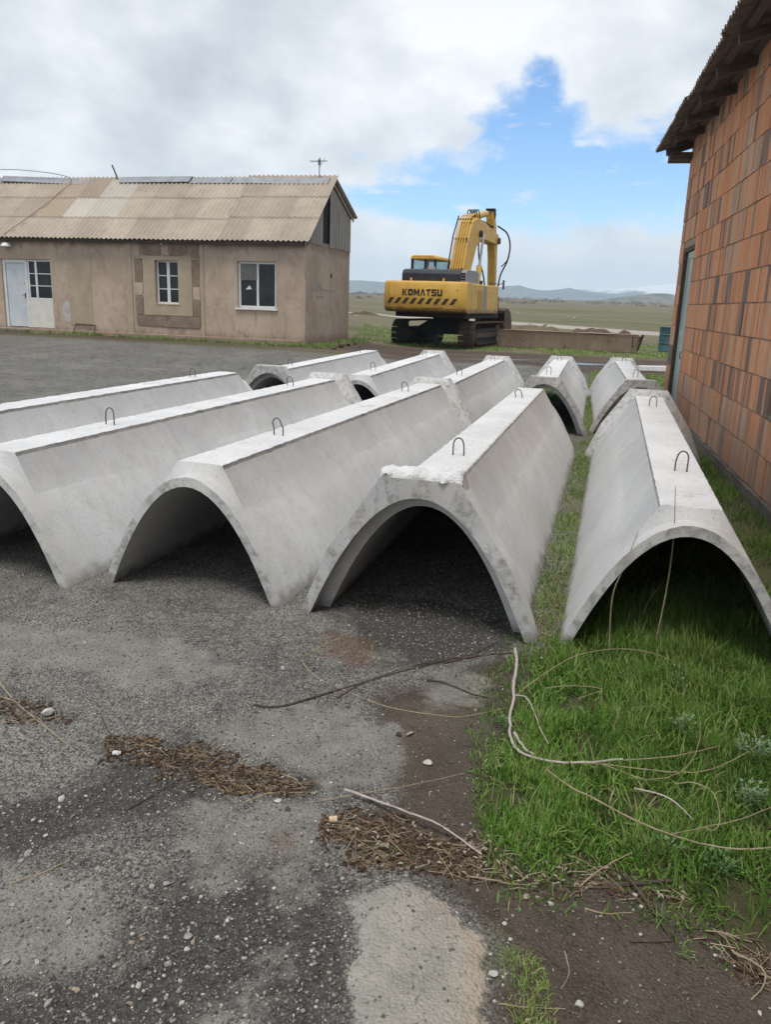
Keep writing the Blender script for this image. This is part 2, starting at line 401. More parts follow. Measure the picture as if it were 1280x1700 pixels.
    col = t.mix(t.math('MULTIPLY', edge('worn', -0.04, 0.06, 0.28), .85), col, wornc)
    col = t.mix(edge('pale', -0.012, 0.012, 0.13), col, palec)
    col = t.mix(t.math('MULTIPLY', edge('rust', -0.05, 0.06, 0.2), 0.55), col, (0.120, 0.062, 0.032))
    col = t.mix(t.math('MULTIPLY', edge('grass', -0.06, 0.08, 0.2), 0.85), col, soil)
    col = t.mix(t.math('MULTIPLY', wet, 0.6), col, (0.10, 0.095, 0.09))
    t.l.new(col, t.b.inputs['Base Color'])
    rg = t.math('SUBTRACT', 0.93, t.math('MULTIPLY', wet, 0.83))
    rg = t.math('SUBTRACT', rg, t.math('MULTIPLY', edge('mud', 0.05, 0.25, 0.3), 0.25))
    t.l.new(rg, t.b.inputs['Roughness'])
    h = t.math('ADD', t.math('MULTIPLY', n3, 0.6), t.math('MULTIPLY', t.math('SUBTRACT', 0.5, vd), 0.8))
    h = t.math('ADD', h, t.math('MULTIPLY', t.math('MULTIPLY', t.noise(14, pos, 5, 0.6), 3.0), edge('mud', 0.0, 0.1, 0.2)))
    h = t.math('MULTIPLY', h, t.math('SUBTRACT', 1.0, wet))
    t.l.new(t.bump(h, 0.9, 0.009), t.b.inputs['Normal'])
    global GRID; GRID = (xs, ys, Z.reshape(ny, nx))
    ob = np_mesh('ground', np.stack([P[:, 0], P[:, 1], Z], 1), Q, m, attrs=at, kind='structure')
    sm(ob); return ob
ground = build_ground()
def gz(x, y):
    """height of the built ground surface"""
    xs, ys, Z = GRID; x = np.atleast_1d(np.asarray(x, float)); y = np.atleast_1d(np.asarray(y, float))
    i = np.clip(np.searchsorted(xs, x) - 1, 0, len(xs) - 2); j = np.clip(np.searchsorted(ys, y) - 1, 0, len(ys) - 2)
    u = (x - xs[i]) / (xs[i + 1] - xs[i]); v = (y - ys[j]) / (ys[j + 1] - ys[j])
    return (Z[j, i] * (1 - u) + Z[j, i + 1] * u) * (1 - v) + (Z[j + 1, i] * (1 - u) + Z[j + 1, i + 1] * u) * v

# distant land
def ridge(name, y0, depth, x0, x1, prof, mat, seed, rough=0.2, nx=160, ny=26):
    """a range of hills: prof maps x to crest height; real relief front and back"""
    V = []; 
    for j in range(ny + 1):
        v = j / ny
        for i in range(nx + 1):
            x = x0 + (x1 - x0) * i / nx; y = y0 + depth * v
            hump = math.sin(math.pi * min(1, v * 1.02)) ** 0.8 if v < 0.98 else 0
            c = prof(x); zb = tz(x, y)
            n = mn.fractal(Vector((x / 260 + seed, y / 260, seed)), 0.9, 2.1, 5)
            V.append((x, y, zb - 3 + max(0, c) * hump * (1 + rough * n * (1.3 - hump * 0.8))))
    F = [(j * (nx + 1) + i, j * (nx + 1) + i + 1, (j + 1) * (nx + 1) + i + 1, (j + 1) * (nx + 1) + i) for j in range(ny) for i in range(nx)]
    return mesh_ob(name, V, F, mat, smooth=True, kind='structure')

def hill_mats():
    m, t = principled('hill_scrub', 0.95, 0.1)
    n = t.noise(0.012, t.pos, 6, 0.6); n2 = t.noise(0.05, t.pos, 5, 0.6)
    t.l.new(t.mix(t.step(n2, .45, .6), t.ramp(n, [(0.35, (0.10, 0.095, 0.06)), (0.65, (0.18, 0.155, 0.10))]), (0.05, 0.055, 0.04)), t.b.inputs['Base Color'])
    m2, t = principled('mountain_snow', 0.8, 0.2)
    sp = t.new('ShaderNodeSeparateXYZ'); t.l.new(t.pos, sp.inputs[0])
    n = t.noise(0.006, t.scale(t.pos, (1, 1, 2)), 6, 0.65, 0.6)
    sn = t.step(t.math('ADD', sp.outputs[2], t.math('MULTIPLY', t.math('SUBTRACT', n, 0.5), 130)), 66, 96)
    t.l.new(t.mix(sn, (0.10, 0.095, 0.085), (0.86, 0.88, 0.9)), t.b.inputs['Base Color'])
    return m, m2
MH, MS = hill_mats()
def interp(pts): 
    xs, zs = zip(*pts); return lambda x: float(np.interp(x, xs, zs))
def bumpy(pts, w=0.12, sc=180.0, sd=0.0):
    f = interp(pts); return lambda x: f(x) * (1 + w * mn.fractal(Vector((x / sc, sd, 0)), 1.0, 2.0, 4))
ridge('mountain_range', 3300, 700, -3600, 3600, bumpy([(-3600, 70), (-1500, 84), (-700, 82), (-150, 80), (100, 77), (300, 60), (440, 68), (530, 88), (610, 70), (690, 68), (760, 84), (850, 66), (980, 54), (3600, 60)], 0.05, 150, 3.1), MH, 2.0)
ridge('snowy_mountain', 3750, 600, 500, 3900, bumpy([(500, 10), (700, 60), (900, 86), (1150, 98), (1300, 116), (1480, 146), (1700, 160), (2100, 160), (2600, 155), (3900, 120)], 0.05, 200, 8.0), MS, 5.0, 0.12)
ridge('hill', 1500, 260, 300, 1500, bumpy([(300, 0), (380, 9), (450, 20), (510, 28), (570, 26), (640, 29), (700, 22), (760, 14), (1100, 16), (1500, 0)], 0.12, 60, 1.0), MH, 7.0, 0.25)

# ------------------------------------------------------------------ concrete flumes
def concrete_mats():
    m, t = principled('flume_concrete', 0.88, 0.25)
    n = t.noise(1.3, t.pos, 6, 0.6); n2 = t.noise(9, t.pos, 6, 0.62); n3 = t.noise(4.0, t.scale(t.pos, (1, 1, 0.35)), 6, 0.6, 0.5)
    col = t.ramp(n, [(0.30, (0.475, 0.480, 0.485)), (0.70, (0.610, 0.615, 0.615))])
    col = t.mix(t.step(n2, 0.46, 0.72, 0, 0.42), col, (0.415, 0.410, 0.398))
    col = t.mix(t.step(n3, 0.50, 0.72, 0, 0.55), col, (0.505, 0.480, 0.425))
    runs = t.noise(11.0, t.scale(t.pos, (1, 1, 0.06)), 4, 0.6)
    col = t.mix(t.step(runs, 0.54, 0.72, 0, 0.28), col, (0.37, 0.36, 0.335))
    pores = t.math('MULTIPLY', t.step(t.voro(42, t.pos), 0.20, 0.10), t.step(t.noise(4, t.pos), 0.40, 0.58))
    col = t.mix(t.math('MULTIPLY', pores, 0.75), col, (0.19, 0.185, 0.17))
    grain = t.noise(75, t.pos, 3, .7); col = t.mix(t.step(grain, .40, .66, 0, .28), col, (0.36, 0.36, 0.355))
    blot = t.math('MULTIPLY', t.step(t.noise(16, t.pos, 5, 0.7), 0.68, 0.74), t.step(n3, .4, .6))
    col = t.mix(t.math('MULTIPLY', blot, 0.6), col, (0.15, 0.14, 0.125))
    wx = t.attr('edge'); ed_ = t.math('ADD', wx, t.math('MULTIPLY', t.math('SUBTRACT', t.noise(18, t.pos, 5, 0.7), 0.5), 0.9))
    col = t.mix(t.step(ed_, 0.52, 0.80, 0, 0.75), col, (0.215, 0.205, 0.185))
    # soil splashed up the lower edge, ragged
    sp = t.new('ShaderNodeSeparateXYZ'); t.l.new(t.obj, sp.inputs[0])
    low = t.step(t.math('ADD', sp.outputs[2], t.math('MULTIPLY', t.math('SUBTRACT', t.noise(8, t.pos, 5), 0.5), 0.22)), 0.09, 0.0, 0, 0.75)
    col = t.mix(low, col, (0.20, 0.185, 0.16))
    t.l.new(col, t.b.inputs['Base Color'])
    h = t.math('ADD', n2, t.math('MULTIPLY', t.noise(120, t.pos, 3), 0.35)); h = t.math('SUBTRACT', h, pores)
    t.l.new(t.bump(h, 0.45, 0.005), t.b.inputs['Normal'])
    m2, t = principled('flume_rough_top', 0.95, 0.2)
    n = t.noise(2.2, t.pos, 6, 0.65); n2 = t.noise(38, t.pos, 5, 0.7)
    col = t.ramp(n, [(0.3, (0.60, 0.61, 0.62)), (0.7, (0.76, 0.77, 0.78))])
    col = t.mix(t.step(n2, 0.54, 0.66, 0, 0.50), col, (0.40, 0.395, 0.385))
    grime = t.math('MULTIPLY', t.step(t.noise(3.2, t.pos, 5, 0.7), 0.56, 0.72), t.step(n2, 0.4, 0.58))
    col = t.mix(t.math('MULTIPLY', grime, 0.65), col, (0.22, 0.215, 0.20))
    t.l.new(col, t.b.inputs['Base Color'])
    t.l.new(t.bump(t.math('ADD', n2, t.noise(110, t.pos, 3)), 0.8, 0.012), t.b.inputs['Normal'])
    m3 = mat_var('broken_concrete', (0.20, 0.195, 0.18), (0.36, 0.35, 0.32), 14, 0.95, 0.9, 55, 0.015, c3=(0.10, 0.095, 0.085), space='pos')
    return m, m2, m3
M['conc'], M['spine'], M['broken'] = concrete_mats()
M['ledge'] = mat_var('grimy_shaded_ledge', (0.20, 0.195, 0.18), (0.40, 0.39, 0.37), 6, .95, .5, 60, .006, space='pos')  # grime and the shade under the spine's overhang, both painted as darker concrete
M['rebar'] = mat_var('rusted_rebar', (0.10, 0.085, 0.08), (0.19, 0.165, 0.155), 25, 0.7, 0.3, 200, 0.002, metal=0.4)

FW, FA, FT = 0.595, 0.725, 0.056      # half width at the feet, apex height, wall thickness
SPZ, SPW = 0.784, 0.152               # spine top and half width
BELL = [(0.0, 0.842), (0.215, 0.842), (0.515, 0.40), (0.682, 0.0)]

def resample(poly, svals):
    P = np.array(poly); d = np.r_[0, np.cumsum(np.hypot(*np.diff(P, axis=0).T))]; d /= d[-1]
    return np.stack([np.interp(svals, d, P[:, 0]), np.interp(svals, d, P[:, 1])], 1)

NS = 19
_sv = np.unique(np.r_[np.linspace(0, 1, NS), 0.1815, 0.6315])
def para(w, a):
    tt = np.linspace(0, 1, 80); return [(w * q, a * (1 - q * q)) for q in tt]
def half2full(h): return np.vstack([h[::-1] * [-1, 1], h[1:]])
OUT_SHELL = half2full(resample(para(FW, FA), _sv))
OUT_BELL = half2full(resample(BELL, _sv))
INN_SHELL = half2full(resample(para(FW - FT, FA - FT), _sv))
INN_SOCK = half2full(resample(para(FW + 0.022, FA + 0.015), _sv))

def make_flume(idx, x, y, z, yaw, L, near_bell, far_bell, loops, label, rough_end=False):
    root = empty('concrete_flume', (x, y, z), yaw, label, 'flume', 'inverted concrete flumes laid out in two rows')
    st = []                                  # stations: (y, bell factor outside, socket factor inside)
    for v in [0, .06, .128, .132, .15, .28, .36] + list(np.arange(0.5, L - 0.5, 0.4)) + [L - .36, L - .28, L - .15, L - .132, L - .128, L - .06, L]:
        ob = 0.0; so = 0.0
        if near_bell: ob = max(ob, 1 - float(np.clip((v - .15) / .13, 0, 1))); so = 1.0 if v < 0.13 else so
        if far_bell: ob = max(ob, float(np.clip((v - L + .28) / .13, 0, 1))); so = 1.0 if v > L - 0.13 else so
        st.append((v, ob, so))
    n = len(OUT_SHELL); V = []; F = []
    outer = []; inner = []
    for v, ob, so in st:
        o = OUT_SHELL * (1 - ob) + OUT_BELL * ob; i = INN_SHELL * (1 - so) + INN_SOCK * so
        endy = 1.0 if v in (st[0][0], st[-1][0]) else 0.0
        ro, ri = [], []
        for k in range(n):
            w = 0.004 * nz(o[k][0] * 4 + idx * 7, v * 1.7, o[k][1] * 4) + 0.002 * nz(o[k][0] * 14 + idx, v * 9, o[k][1] * 14)
            r = math.hypot(*o[k]) + 1e-6
            jag = 0.010 * abs(nz(k * .7 + idx * 3, v * 3.1, 5)) if k in (0, n - 1) else 0.0
            ey = endy * 0.010 * nz(k * 1.3, idx * 5.0, v) + endy * (.5 - (v > 1)) * 2 * max(0, .018 * nz(k * .9 + idx * 11, 4.4, v))
            ro.append(len(V)); V.append((o[k][0] * (1 + w / r), v + ey, max(0, o[k][1] * (1 + w / r)) + (jag * 0.9 if k in (0, n - 1) else 0)))
        for k in range(n):
            ri.append(len(V)); V.append((i[k][0], v, i[k][1]))
        outer.append(ro); inner.append(ri)
    for a in range(len(st) - 1):
        for k in range(n - 1):
            F.append((outer[a][k], outer[a][k + 1], outer[a + 1][k + 1], outer[a + 1][k]))
            F.append((inner[a][k + 1], inner[a][k], inner[a + 1][k], inner[a + 1][k + 1]))
        F.append((inner[a][0], outer[a][0], outer[a + 1][0], inner[a + 1][0]))
        F.append((outer[a][-1], inner[a][-1], inner[a + 1][-1], outer[a + 1][-1]))
    for k in range(n - 1):
        F.append((outer[0][k + 1], outer[0][k], inner[0][k], inner[0][k + 1]))
        F.append((outer[-1][k], outer[-1][k + 1], inner[-1][k + 1], inner[-1][k]))
    sh = mesh_ob('shell', V, F, [M['conc'], M['broken']], root, True)
    sh.data.set_sharp_from_angle(angle=R(24))
    ea = sh.data.attributes.new('edge', 'FLOAT', 'POINT')           # weathering of the cast rims
    ea.data.foreach_set('value', [0.62 if (vv.co.y < .004 or vv.co.y > L - .008) else 0.60 if ((far_bell and L - .285 < vv.co.y) or (near_bell and not rough_end and vv.co.y < .2)) else 0.0 for vv in sh.data.vertices])
    nf = len(sh.data.polygons)
    for p in sh.data.polygons:
        if abs(p.normal.y) > 0.9 and (p.center.y < 0.02 or p.center.y > L - 0.02) : p.material_index = 0
    # spine: rough cast strip along the crown
    ya = 0.02 if rough_end else (0.27 if near_bell else 0.16); yb = L - (0.27 if far_bell else 0.16)
    step = 0.035 if not rough_end else 0.018; m = int((yb - ya) / step); cols = 9 if not rough_end else 22; V = []; F = []
    for j in range(m + 1):
        v = ya + (yb - ya) * j / m
        hw = SPW; zt = SPZ
        if rough_end:
            g = 1 - float(S(0.05, 0.45, v)); hw = SPW + g * 0.075; zt = SPZ + g * 0.088
        endr = 0.5 if j in (0, m) else 0.0
        for c in range(cols + 1):
            u = -1 + 2 * c / cols
            e = abs(u) > 0.99
            jit = 0.006 * nz(u * 3 + idx * 3, v * 14, 2) + (0.006 * nz(idx, v * 22, u * 5) if e else 0)
            zz = zt + 0.004 * nz(u * 5 + idx, v * 9) + 0.003 * nz(u * 16 + idx, v * 45, 4) - (0.004 if e else 0)
            yy = v
            if rough_end:
                k_ = 1 - float(S(0.05, 0.5, v)); zz += 0.012 + k_ * (0.030 * nz(u * 3, v * 14, 8) + 0.014 * nz(u * 8, v * 38, 1) + .006 * nz(u * 20, v * 90, 6))
                if j == 0: yy += -0.012 + 0.04 * nz(u * 3, 3.3) + 0.012 * nz(u * 11, 1.1); zz -= 0.028 + 0.014 * nz(u * 9, 7) + .05 * max(0, u - .3)
            V.append((u * hw + jit * (1 if e else 0), yy, zz))
    W1 = cols + 1
    for j in range(m):
        for c in range(cols): F.append((j * W1 + c, j * W1 + c + 1, (j + 1) * W1 + c + 1, (j + 1) * W1 + c))
    nb = len(V)
    for j in range(m + 1):
        v = ya + (yb - ya) * j / m
        zb = 0.4615; hb = 0.357
        if rough_end: g = 1 - float(S(0.05, 0.45, v)); zb = .4615 + g * 0.318; hb = .357 - g * 0.107
        eo = (-0.045 if j == 0 and not rough_end else 0.045 if j == m else 0); V.append((-hb, V[j * W1][1] + eo, zb)); V.append((hb, V[j * W1 + cols][1] + eo, zb))
    nl = len(V)
    for j in range(m + 1):
        for sgn, src in ((-1, j * W1), (1, j * W1 + cols)):
            p = V[src]; V.append((p[0] + sgn * .004, p[1], p[2] - (.026 if not rough_end else .02)))
    for j in range(m):
        a, b = nb + 2 * j, nb + 2 * j + 2; c_, d_ = nl + 2 * j, nl + 2 * j + 2
        F.append((a, c_, d_, b)); F.append((c_ + 1, a + 1, b + 1, d_ + 1))
        F.append((c_, j * W1, (j + 1) * W1, d_)); F.append((j * W1 + cols, c_ + 1, d_ + 1, (j + 1) * W1 + cols))
    for j, flip in ((0, False), (m, True)):
        vv = ya + (yb - ya) * j / m; hb = abs(V[nb + 2 * j][0]); yE = V[nb + 2 * j][1]; arc = []
        for c in range(cols + 1):
            xx = hb * (-1 + 2 * c / cols)
            zc = FA * (1 - (xx / FW) ** 2) - .012
            if rough_end and j == 0: zc = .842 - max(0, abs(xx) - .215) / .30 * .442 - .015
            if c in (0, cols): arc.append(nb + 2 * j + (1 if c else 0))
            else: arc.append(len(V)); V.append((xx, yE, zc))
        for c in range(cols):
            q4 = (arc[c], arc[c + 1], j * W1 + c + 1, j * W1 + c); F.append(q4[::-1] if flip else q4)
            if c == 0: F.append((arc[0], j * W1, nl + 2 * j))
            if c == cols - 1: F.append((arc[-1], nl + 2 * j + 1, j * W1 + cols))
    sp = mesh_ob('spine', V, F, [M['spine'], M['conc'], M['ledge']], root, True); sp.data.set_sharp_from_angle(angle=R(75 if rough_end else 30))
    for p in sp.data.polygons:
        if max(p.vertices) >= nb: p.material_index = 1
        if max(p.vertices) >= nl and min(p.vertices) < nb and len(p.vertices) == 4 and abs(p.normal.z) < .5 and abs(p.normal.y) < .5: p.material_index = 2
    for k, ly in enumerate(loops):
        mb = MB(); hgt = 0.128 if k % 2 == 0 else 0.105; w = 0.036; lean = random.uniform(-.012, .012); off = random.uniform(-.02, .02)
        pts = [(-w + off, 0, SPZ - 0.08), (-w + off, 0, SPZ + hgt * 0.45)] + [(off + lean + -w * .95 * math.cos(a), lean * .5, SPZ + hgt * 0.62 + hgt * .38 * math.sin(a)) for a in np.linspace(0.15, math.pi - .15, 8)] + [(w + off, 0, SPZ + hgt * 0.45), (w + off, 0, SPZ - 0.08)]
        mb.tube([(p[0], p[1] + ly, p[2]) for p in pts], 0.0050, 7).build('lifting_loop', M['rebar'], root, True)
    return root

FL = [
 (-3.774, 5.214, 0, 15.9, 6.00, False, False, (0.95, 4.95), 'leftmost concrete flume of the front row, near end beyond the picture edge', False),
 (-2.495, 4.765, 0, 16.5, 6.06, False, True, (1.35, 4.75), 'second concrete flume from left in the front row, arch cut by the left picture edge', False),
 (-1.172, 4.571, 0, 16.7, 6.06, False, True, (1.30, 4.75), 'middle concrete flume of the front row with a plain thin rim at the near arch', False),
 (0.177, 4.179, 0, 15.2, 6.06, True, False, (1.05, 4.70), 'front-row concrete flume showing a thick stepped socket and a crumbling top edge', True),
 (1.528, 3.852, 0, 15.1, 6.06, False, True, (1.15, 4.75), 'rightmost front-row concrete flume standing in grass beside the brick wall', False),
 (-1.779, 11.881, -.045, 13.1, 6.09, True, False, (0.95, 4.95), 'leftmost concrete flume of the back row, thick socket end facing the yard, nearest the house', False),
 (-0.457, 11.346, -.04, 13.0, 6.14, False, True, (0.95, 4.95), 'second concrete flume from left in the back row, before the left excavator track', False),
 (0.66, 10.53, -.03, 14.9, 5.62, False, True, (1.35, 4.85), 'back-row concrete flume behind the middle front one, before the right excavator track', False),
 (2.264, 11.844, -.07, 14.0, 5.63, True, True, (1.20, 4.90), 'back-row concrete flume, second from the brick wall, brownish socket end towards the viewer', False),
 (3.665, 11.843, -.07, 12.8, 5.73, True, True, (1.20, 4.90), 'back-row concrete flume nearest the brick wall, greenish socket end towards the viewer', False)]
for i, a in enumerate(FL): make_flume(i, *a[:9], rough_end=a[9])

# ------------------------------------------------------------------ brick building on the right
M['mortar'] = mat_var('mortar', (0.24, 0.165, 0.125), (0.38, 0.28, 0.215), 9, 0.95, 0.5, 80, 0.006, space='pos')
M['plinth'] = mat_var('plinth_concrete', (0.13, 0.12, 0.105), (0.24, 0.22, 0.19), 5, 0.95, 0.5, 50, 0.008, c3=(0.07, 0.075, 0.05), space='pos')
M['old_wood'] = mat_var('old_wood', (0.060, 0.046, 0.036), (0.13, 0.10, 0.078), 6, 0.9, 0.4, 60, 0.004, stretch=(1, 8, 8))
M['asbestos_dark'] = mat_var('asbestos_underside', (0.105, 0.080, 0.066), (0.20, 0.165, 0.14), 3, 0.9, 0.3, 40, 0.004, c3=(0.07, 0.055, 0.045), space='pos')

def brick_mat():
    m, t = principled('clay_block', 0.88, 0.2)
    rnd = t.new('ShaderNodeObjectInfo').outputs['Random']
    off = t.new('ShaderNodeCombineXYZ'); t.put(off.inputs[1], t.math('MULTIPLY', rnd, 37.0)); t.put(off.inputs[2], t.math('MULTIPLY', rnd, 11.0))
    v = t.vmath('ADD', t.obj, off.outputs[0])
    streak = t.noise(13.0, t.scale(v, (1, 1, 0.07)), 3, 0.5)
    fine = t.noise(60, t.scale(v, (1, 1, 0.12)), 3, 0.6)
    blot = t.noise(3.0, t.pos, 6, 0.65)
    so = t.new('ShaderNodeSeparateXYZ'); t.l.new(t.obj, so.inputs[0])
    wn = t.new('ShaderNodeTexWhiteNoise', noise_dimensions='1D'); t.put(wn.inputs['W'], t.math('ADD', t.math('FLOOR', t.math('ADD', t.math('MULTIPLY', so.outputs[1], 5.2), 0.5)), t.math('MULTIPLY', rnd, 531.7)))
    k = t.math('ADD', t.math('MULTIPLY', streak, .50), t.math('MULTIPLY', t.math('SUBTRACT', rnd, 0.5), 0.30))
    k = t.math('ADD', k, t.math('MULTIPLY', wn.outputs[0], .46))
    col = t.ramp(k, [(0.23, (0.185, 0.160, 0.148)), (0.31, (0.310, 0.205, 0.150)), (0.38, (0.560, 0.260, 0.140)), (0.56, (0.650, 0.300, 0.155)), (0.66, (0.600, 0.370, 0.235)), (0.78, (0.390, 0.295, 0.225))])
    col = t.mix(t.step(fine, 0.50, 0.72, 0, 0.30), col, (0.20, 0.115, 0.080))
    col = t.mix(t.step(blot, 0.56, 0.76, 0, 0.45), col, (0.40, 0.30, 0.225))
    sp = t.new('ShaderNodeSeparateXYZ'); t.l.new(t.pos, sp.inputs[0])
    lime = t.step(t.math('ADD', sp.outputs[2], t.math('MULTIPLY', t.math('SUBTRACT', t.noise(2.2, t.scale(t.pos, (1, 1, .4)), 5, 0.65), 0.5), 1.7)), 0.85, 0.25, 0, 0.55)
    col = t.mix(lime, col, (0.44, 0.33, 0.265))
    grime = t.step(t.noise(1.4, t.scale(t.pos, (1, 1, 0.5)), 6, 0.7), 0.60, 0.76, 0, 0.55)
    col = t.mix(grime, col, (0.105, 0.085, 0.075))
    t.l.new(col, t.b.inputs['Base Color'])
    t.l.new(t.bump(t.math('ADD', fine, t.noise(90, v, 4)), 0.5, 0.005), t.b.inputs['Normal'])
    return m
M['brick'] = brick_mat()
BR0 = Vector((3.79, 8.82, 0.0)); BRYAW = 11.9
BC, BZ0, BH, BL = 6.45, 0.118, 0.350, 0.385      # far corner, bottom of first course, course height, block length
bb = empty('brick_building', BR0, BRYAW, 'red clay block building along the right edge, dark corrugated eaves overhead', 'building')

def block_mesh(length, height, seed):
    """hollow clay block with vertical flutes; the outer face points to -x"""
    rr = random.Random(seed); n = 10; V = []; F = []; d = 0.11
    for i in range(n + 1):
        yv = -length / 2 + length * i / n; fx = 0.009 if (i % 2) else 0.0
        if i in (0, n): fx = 0.003
        fx += rr.uniform(-.0012, .0012)
        V += [(fx, yv, rr.uniform(0, .003)), (fx, yv, height - rr.uniform(0, .004)), (d, yv, height), (d, yv, 0)]
    for i in range(n):
        a, b = 4 * i, 4 * i + 4
        F += [(a + 1, b + 1, b, a), (a + 2, b + 2, b + 1, a + 1), (a, b, b + 3, a + 3)]
    F += [(0, 3, 2, 1), (4 * n, 4 * n + 1, 4 * n + 2, 4 * n + 3)]
    me = bpy.data.meshes.new('block'); me.from_pydata(V, [], F); me.materials.append(M['brick']); me.update(); return me
full = [block_mesh(BL - 0.009, BH - 0.013, s) for s in range(4)]
part_cache = {}
DOOR = (4.63, 5.93, 0.05, 2.81); HOLE = (-2.02, -1.42, 0.87, 1.17)
wall = MB()
def wpiece(y0, y1, z0, z1): wall.box((0.014, y0, z0), (0.30, y1, z1))
YN = -14.0
wpiece(DOOR[1], BC - 0.004, 0.0, 4.72); wpiece(HOLE[1], DOOR[0], 0.0, 4.72); wpiece(DOOR[0], DOOR[1], DOOR[3], 4.72)
wpiece(YN, HOLE[0], 0.0, 4.72); wpiece(HOLE[0], HOLE[1], 0, HOLE[2]); wpiece(HOLE[0], HOLE[1], HOLE[3], 4.72)
wallo = wall.build('wall', M['mortar'], bb)
nblk = 0; rest = MB()
for r in range(13):
    z0 = BZ0 + r * BH; yy = BC; first = True
    if r % 2: 
        widths = [BL / 2]
    else: widths = []
    while yy > -9.5:
        w = widths.pop() if widths else BL
        y0 = yy - w; y1 = yy; yy = y0
        segs = [(y0, y1)]
        for (a, b, c, d) in (DOOR, HOLE):
            if z0 + BH * 0.5 > c and z0 + BH * 0.5 < d:
                ns = []
                for (p, q) in segs:
                    if q <= a or p >= b: ns.append((p, q))
                    else:
                        if p < a: ns.append((p, a))
                        if q > b: ns.append((b, q))
                segs = ns
        for (p, q) in segs:
            if q - p < 0.03: continue
            yc = (p + q) / 2; dx = random.uniform(-.010, .004)
            if p < -2.45:
                rest.box((dx, p + .005, z0 + .006), (0.1, q - .005, z0 + BH - .006)); continue
            key = round(q - p, 2)
            if abs(key - BL) < 0.011: me = full[nblk % 4]
            else:
                if key not in part_cache: part_cache[key] = block_mesh(q - p - 0.009, BH - 0.013, int(key * 100))
                me = part_cache[key]
            o = bpy.data.objects.new('brick', me); COL.objects.link(o); o.parent = wallo
            o.location = (dx, yc, z0 + 0.006); o.rotation_euler = (0, random.uniform(-.006, .006), random.uniform(-.008, .008)); nblk += 1
rest.build('brickwork', M['brick'], wallo, kind='stuff')
print('blocks', nblk)
# concrete footing under the blocks, a little proud and ragged
mb = MB(); pr = [(YN + 0.25 * i) for i in range(int((BC - YN) / 0.25) + 1)]
for i in range(len(pr) - 1):
    a = 0.03 + 0.02 * nz(pr[i] * 2, 1.0)
    mb.box((-a, pr[i], -0.2), (0.2, pr[i + 1] - .001, BZ0 - 0.005 + 0.012 * nz(pr[i] * 3, 5)))
mb.build('footing', M['plinth'], bb)
mb = MB(); mb.box((0.3, BC - 0.30, 0), (9.0, BC - 0.005, 4.72)); mb.build('end_wall', M['mortar'], bb)
mb = MB(); mb.box((9.0, YN, 0), (9.3, BC - .005, 4.72)).box((0.3, YN, 0), (9.0, YN + .3, 4.72)); mb.build('back_wall', M['mortar'], bb)
# grey-green door set in the opening
M['pale_green'] = mat_var('door_green_paint', (0.30, 0.365, 0.345), (0.42, 0.49, 0.47), 3, 0.6, 0.3, 50, 0.003, c3=(0.26, 0.22, 0.17), stretch=(1, 1, .3))
M['dark_gap'] = flat('door_shadow_gap_steel', (0.035, 0.03, 0.028), 0.8)
d0, d1, dz0, dz1 = DOOR
fr = MB(); fr.box((0.01, d0, dz0), (0.10, d0 + 0.07, dz1)).box((0.01, d1 - 0.07, dz0), (0.10, d1, dz1)).box((0.012, d0 + .07, dz1 - 0.07), (0.10, d1 - .07, dz1))
doorf = fr.build('door_frame', M['old_wood'], bb)
dl = MB(); dl.box((0.055, d0 + 0.075, dz0 + 0.02), (0.095, d1 - 0.34, dz1 - 0.08))
doorl = dl.build('door', M['pale_green'], bb, bevel=0.004)
db = MB()
for (a, b, c, d) in ((d0 + .085, d0 + .175, dz0 + .03, dz1 - .09), (d1 - .44, d1 - .35, dz0 + .03, dz1 - .09), (d0 + .18, d1 - .445, dz1 - .19, dz1 - .09), (d0 + .18, d1 - .445, dz0 + .03, dz0 + .16), (d0 + .18, d1 - .445, 1.35, 1.45)):
    db.box((0.040, a, c), (0.056, b, d))
db.build('door_batten', M['pale_green'], doorl, bevel=0.003)
dh = MB(); dh.box((0.02, d0 + .09, 1.00), (0.045, d0 + .15, 1.12)).tube([(0.0, d0 + .12, 1.00), (-0.02, d0 + .12, 1.06), (0.0, d0 + .12, 1.12), (0.03, d0 + .12, 1.12)], .009)
dh.build('padlock', M['rebar'], doorl)
dj = MB(); dj.box((0.06, d1 - 0.335, dz0), (0.09, d1 - 0.075, dz1 - .08)); dj.build('side_leaf', M['old_wood'], bb)
dh = MB()
for zc in (0.55, 2.15): dh.tube([(0.035, d1 - .345, zc - .06), (0.035, d1 - .345, zc + .06)], .016)
dh.build('hinge', M['rebar'], doorl)
hb = MB(); hb.box((0.20, HOLE[0] - .02, HOLE[2] - .02), (0.24, HOLE[1] + .02, HOLE[3] + .02)); hb.build('vent_back', M['dark_gap'], bb)
hb = MB(); hb.box((-0.02, HOLE[0] - .04, HOLE[2] - .028), (0.14, HOLE[1] + .03, HOLE[2] - .002)); hb.build('vent_sill', M['plinth'], bb)

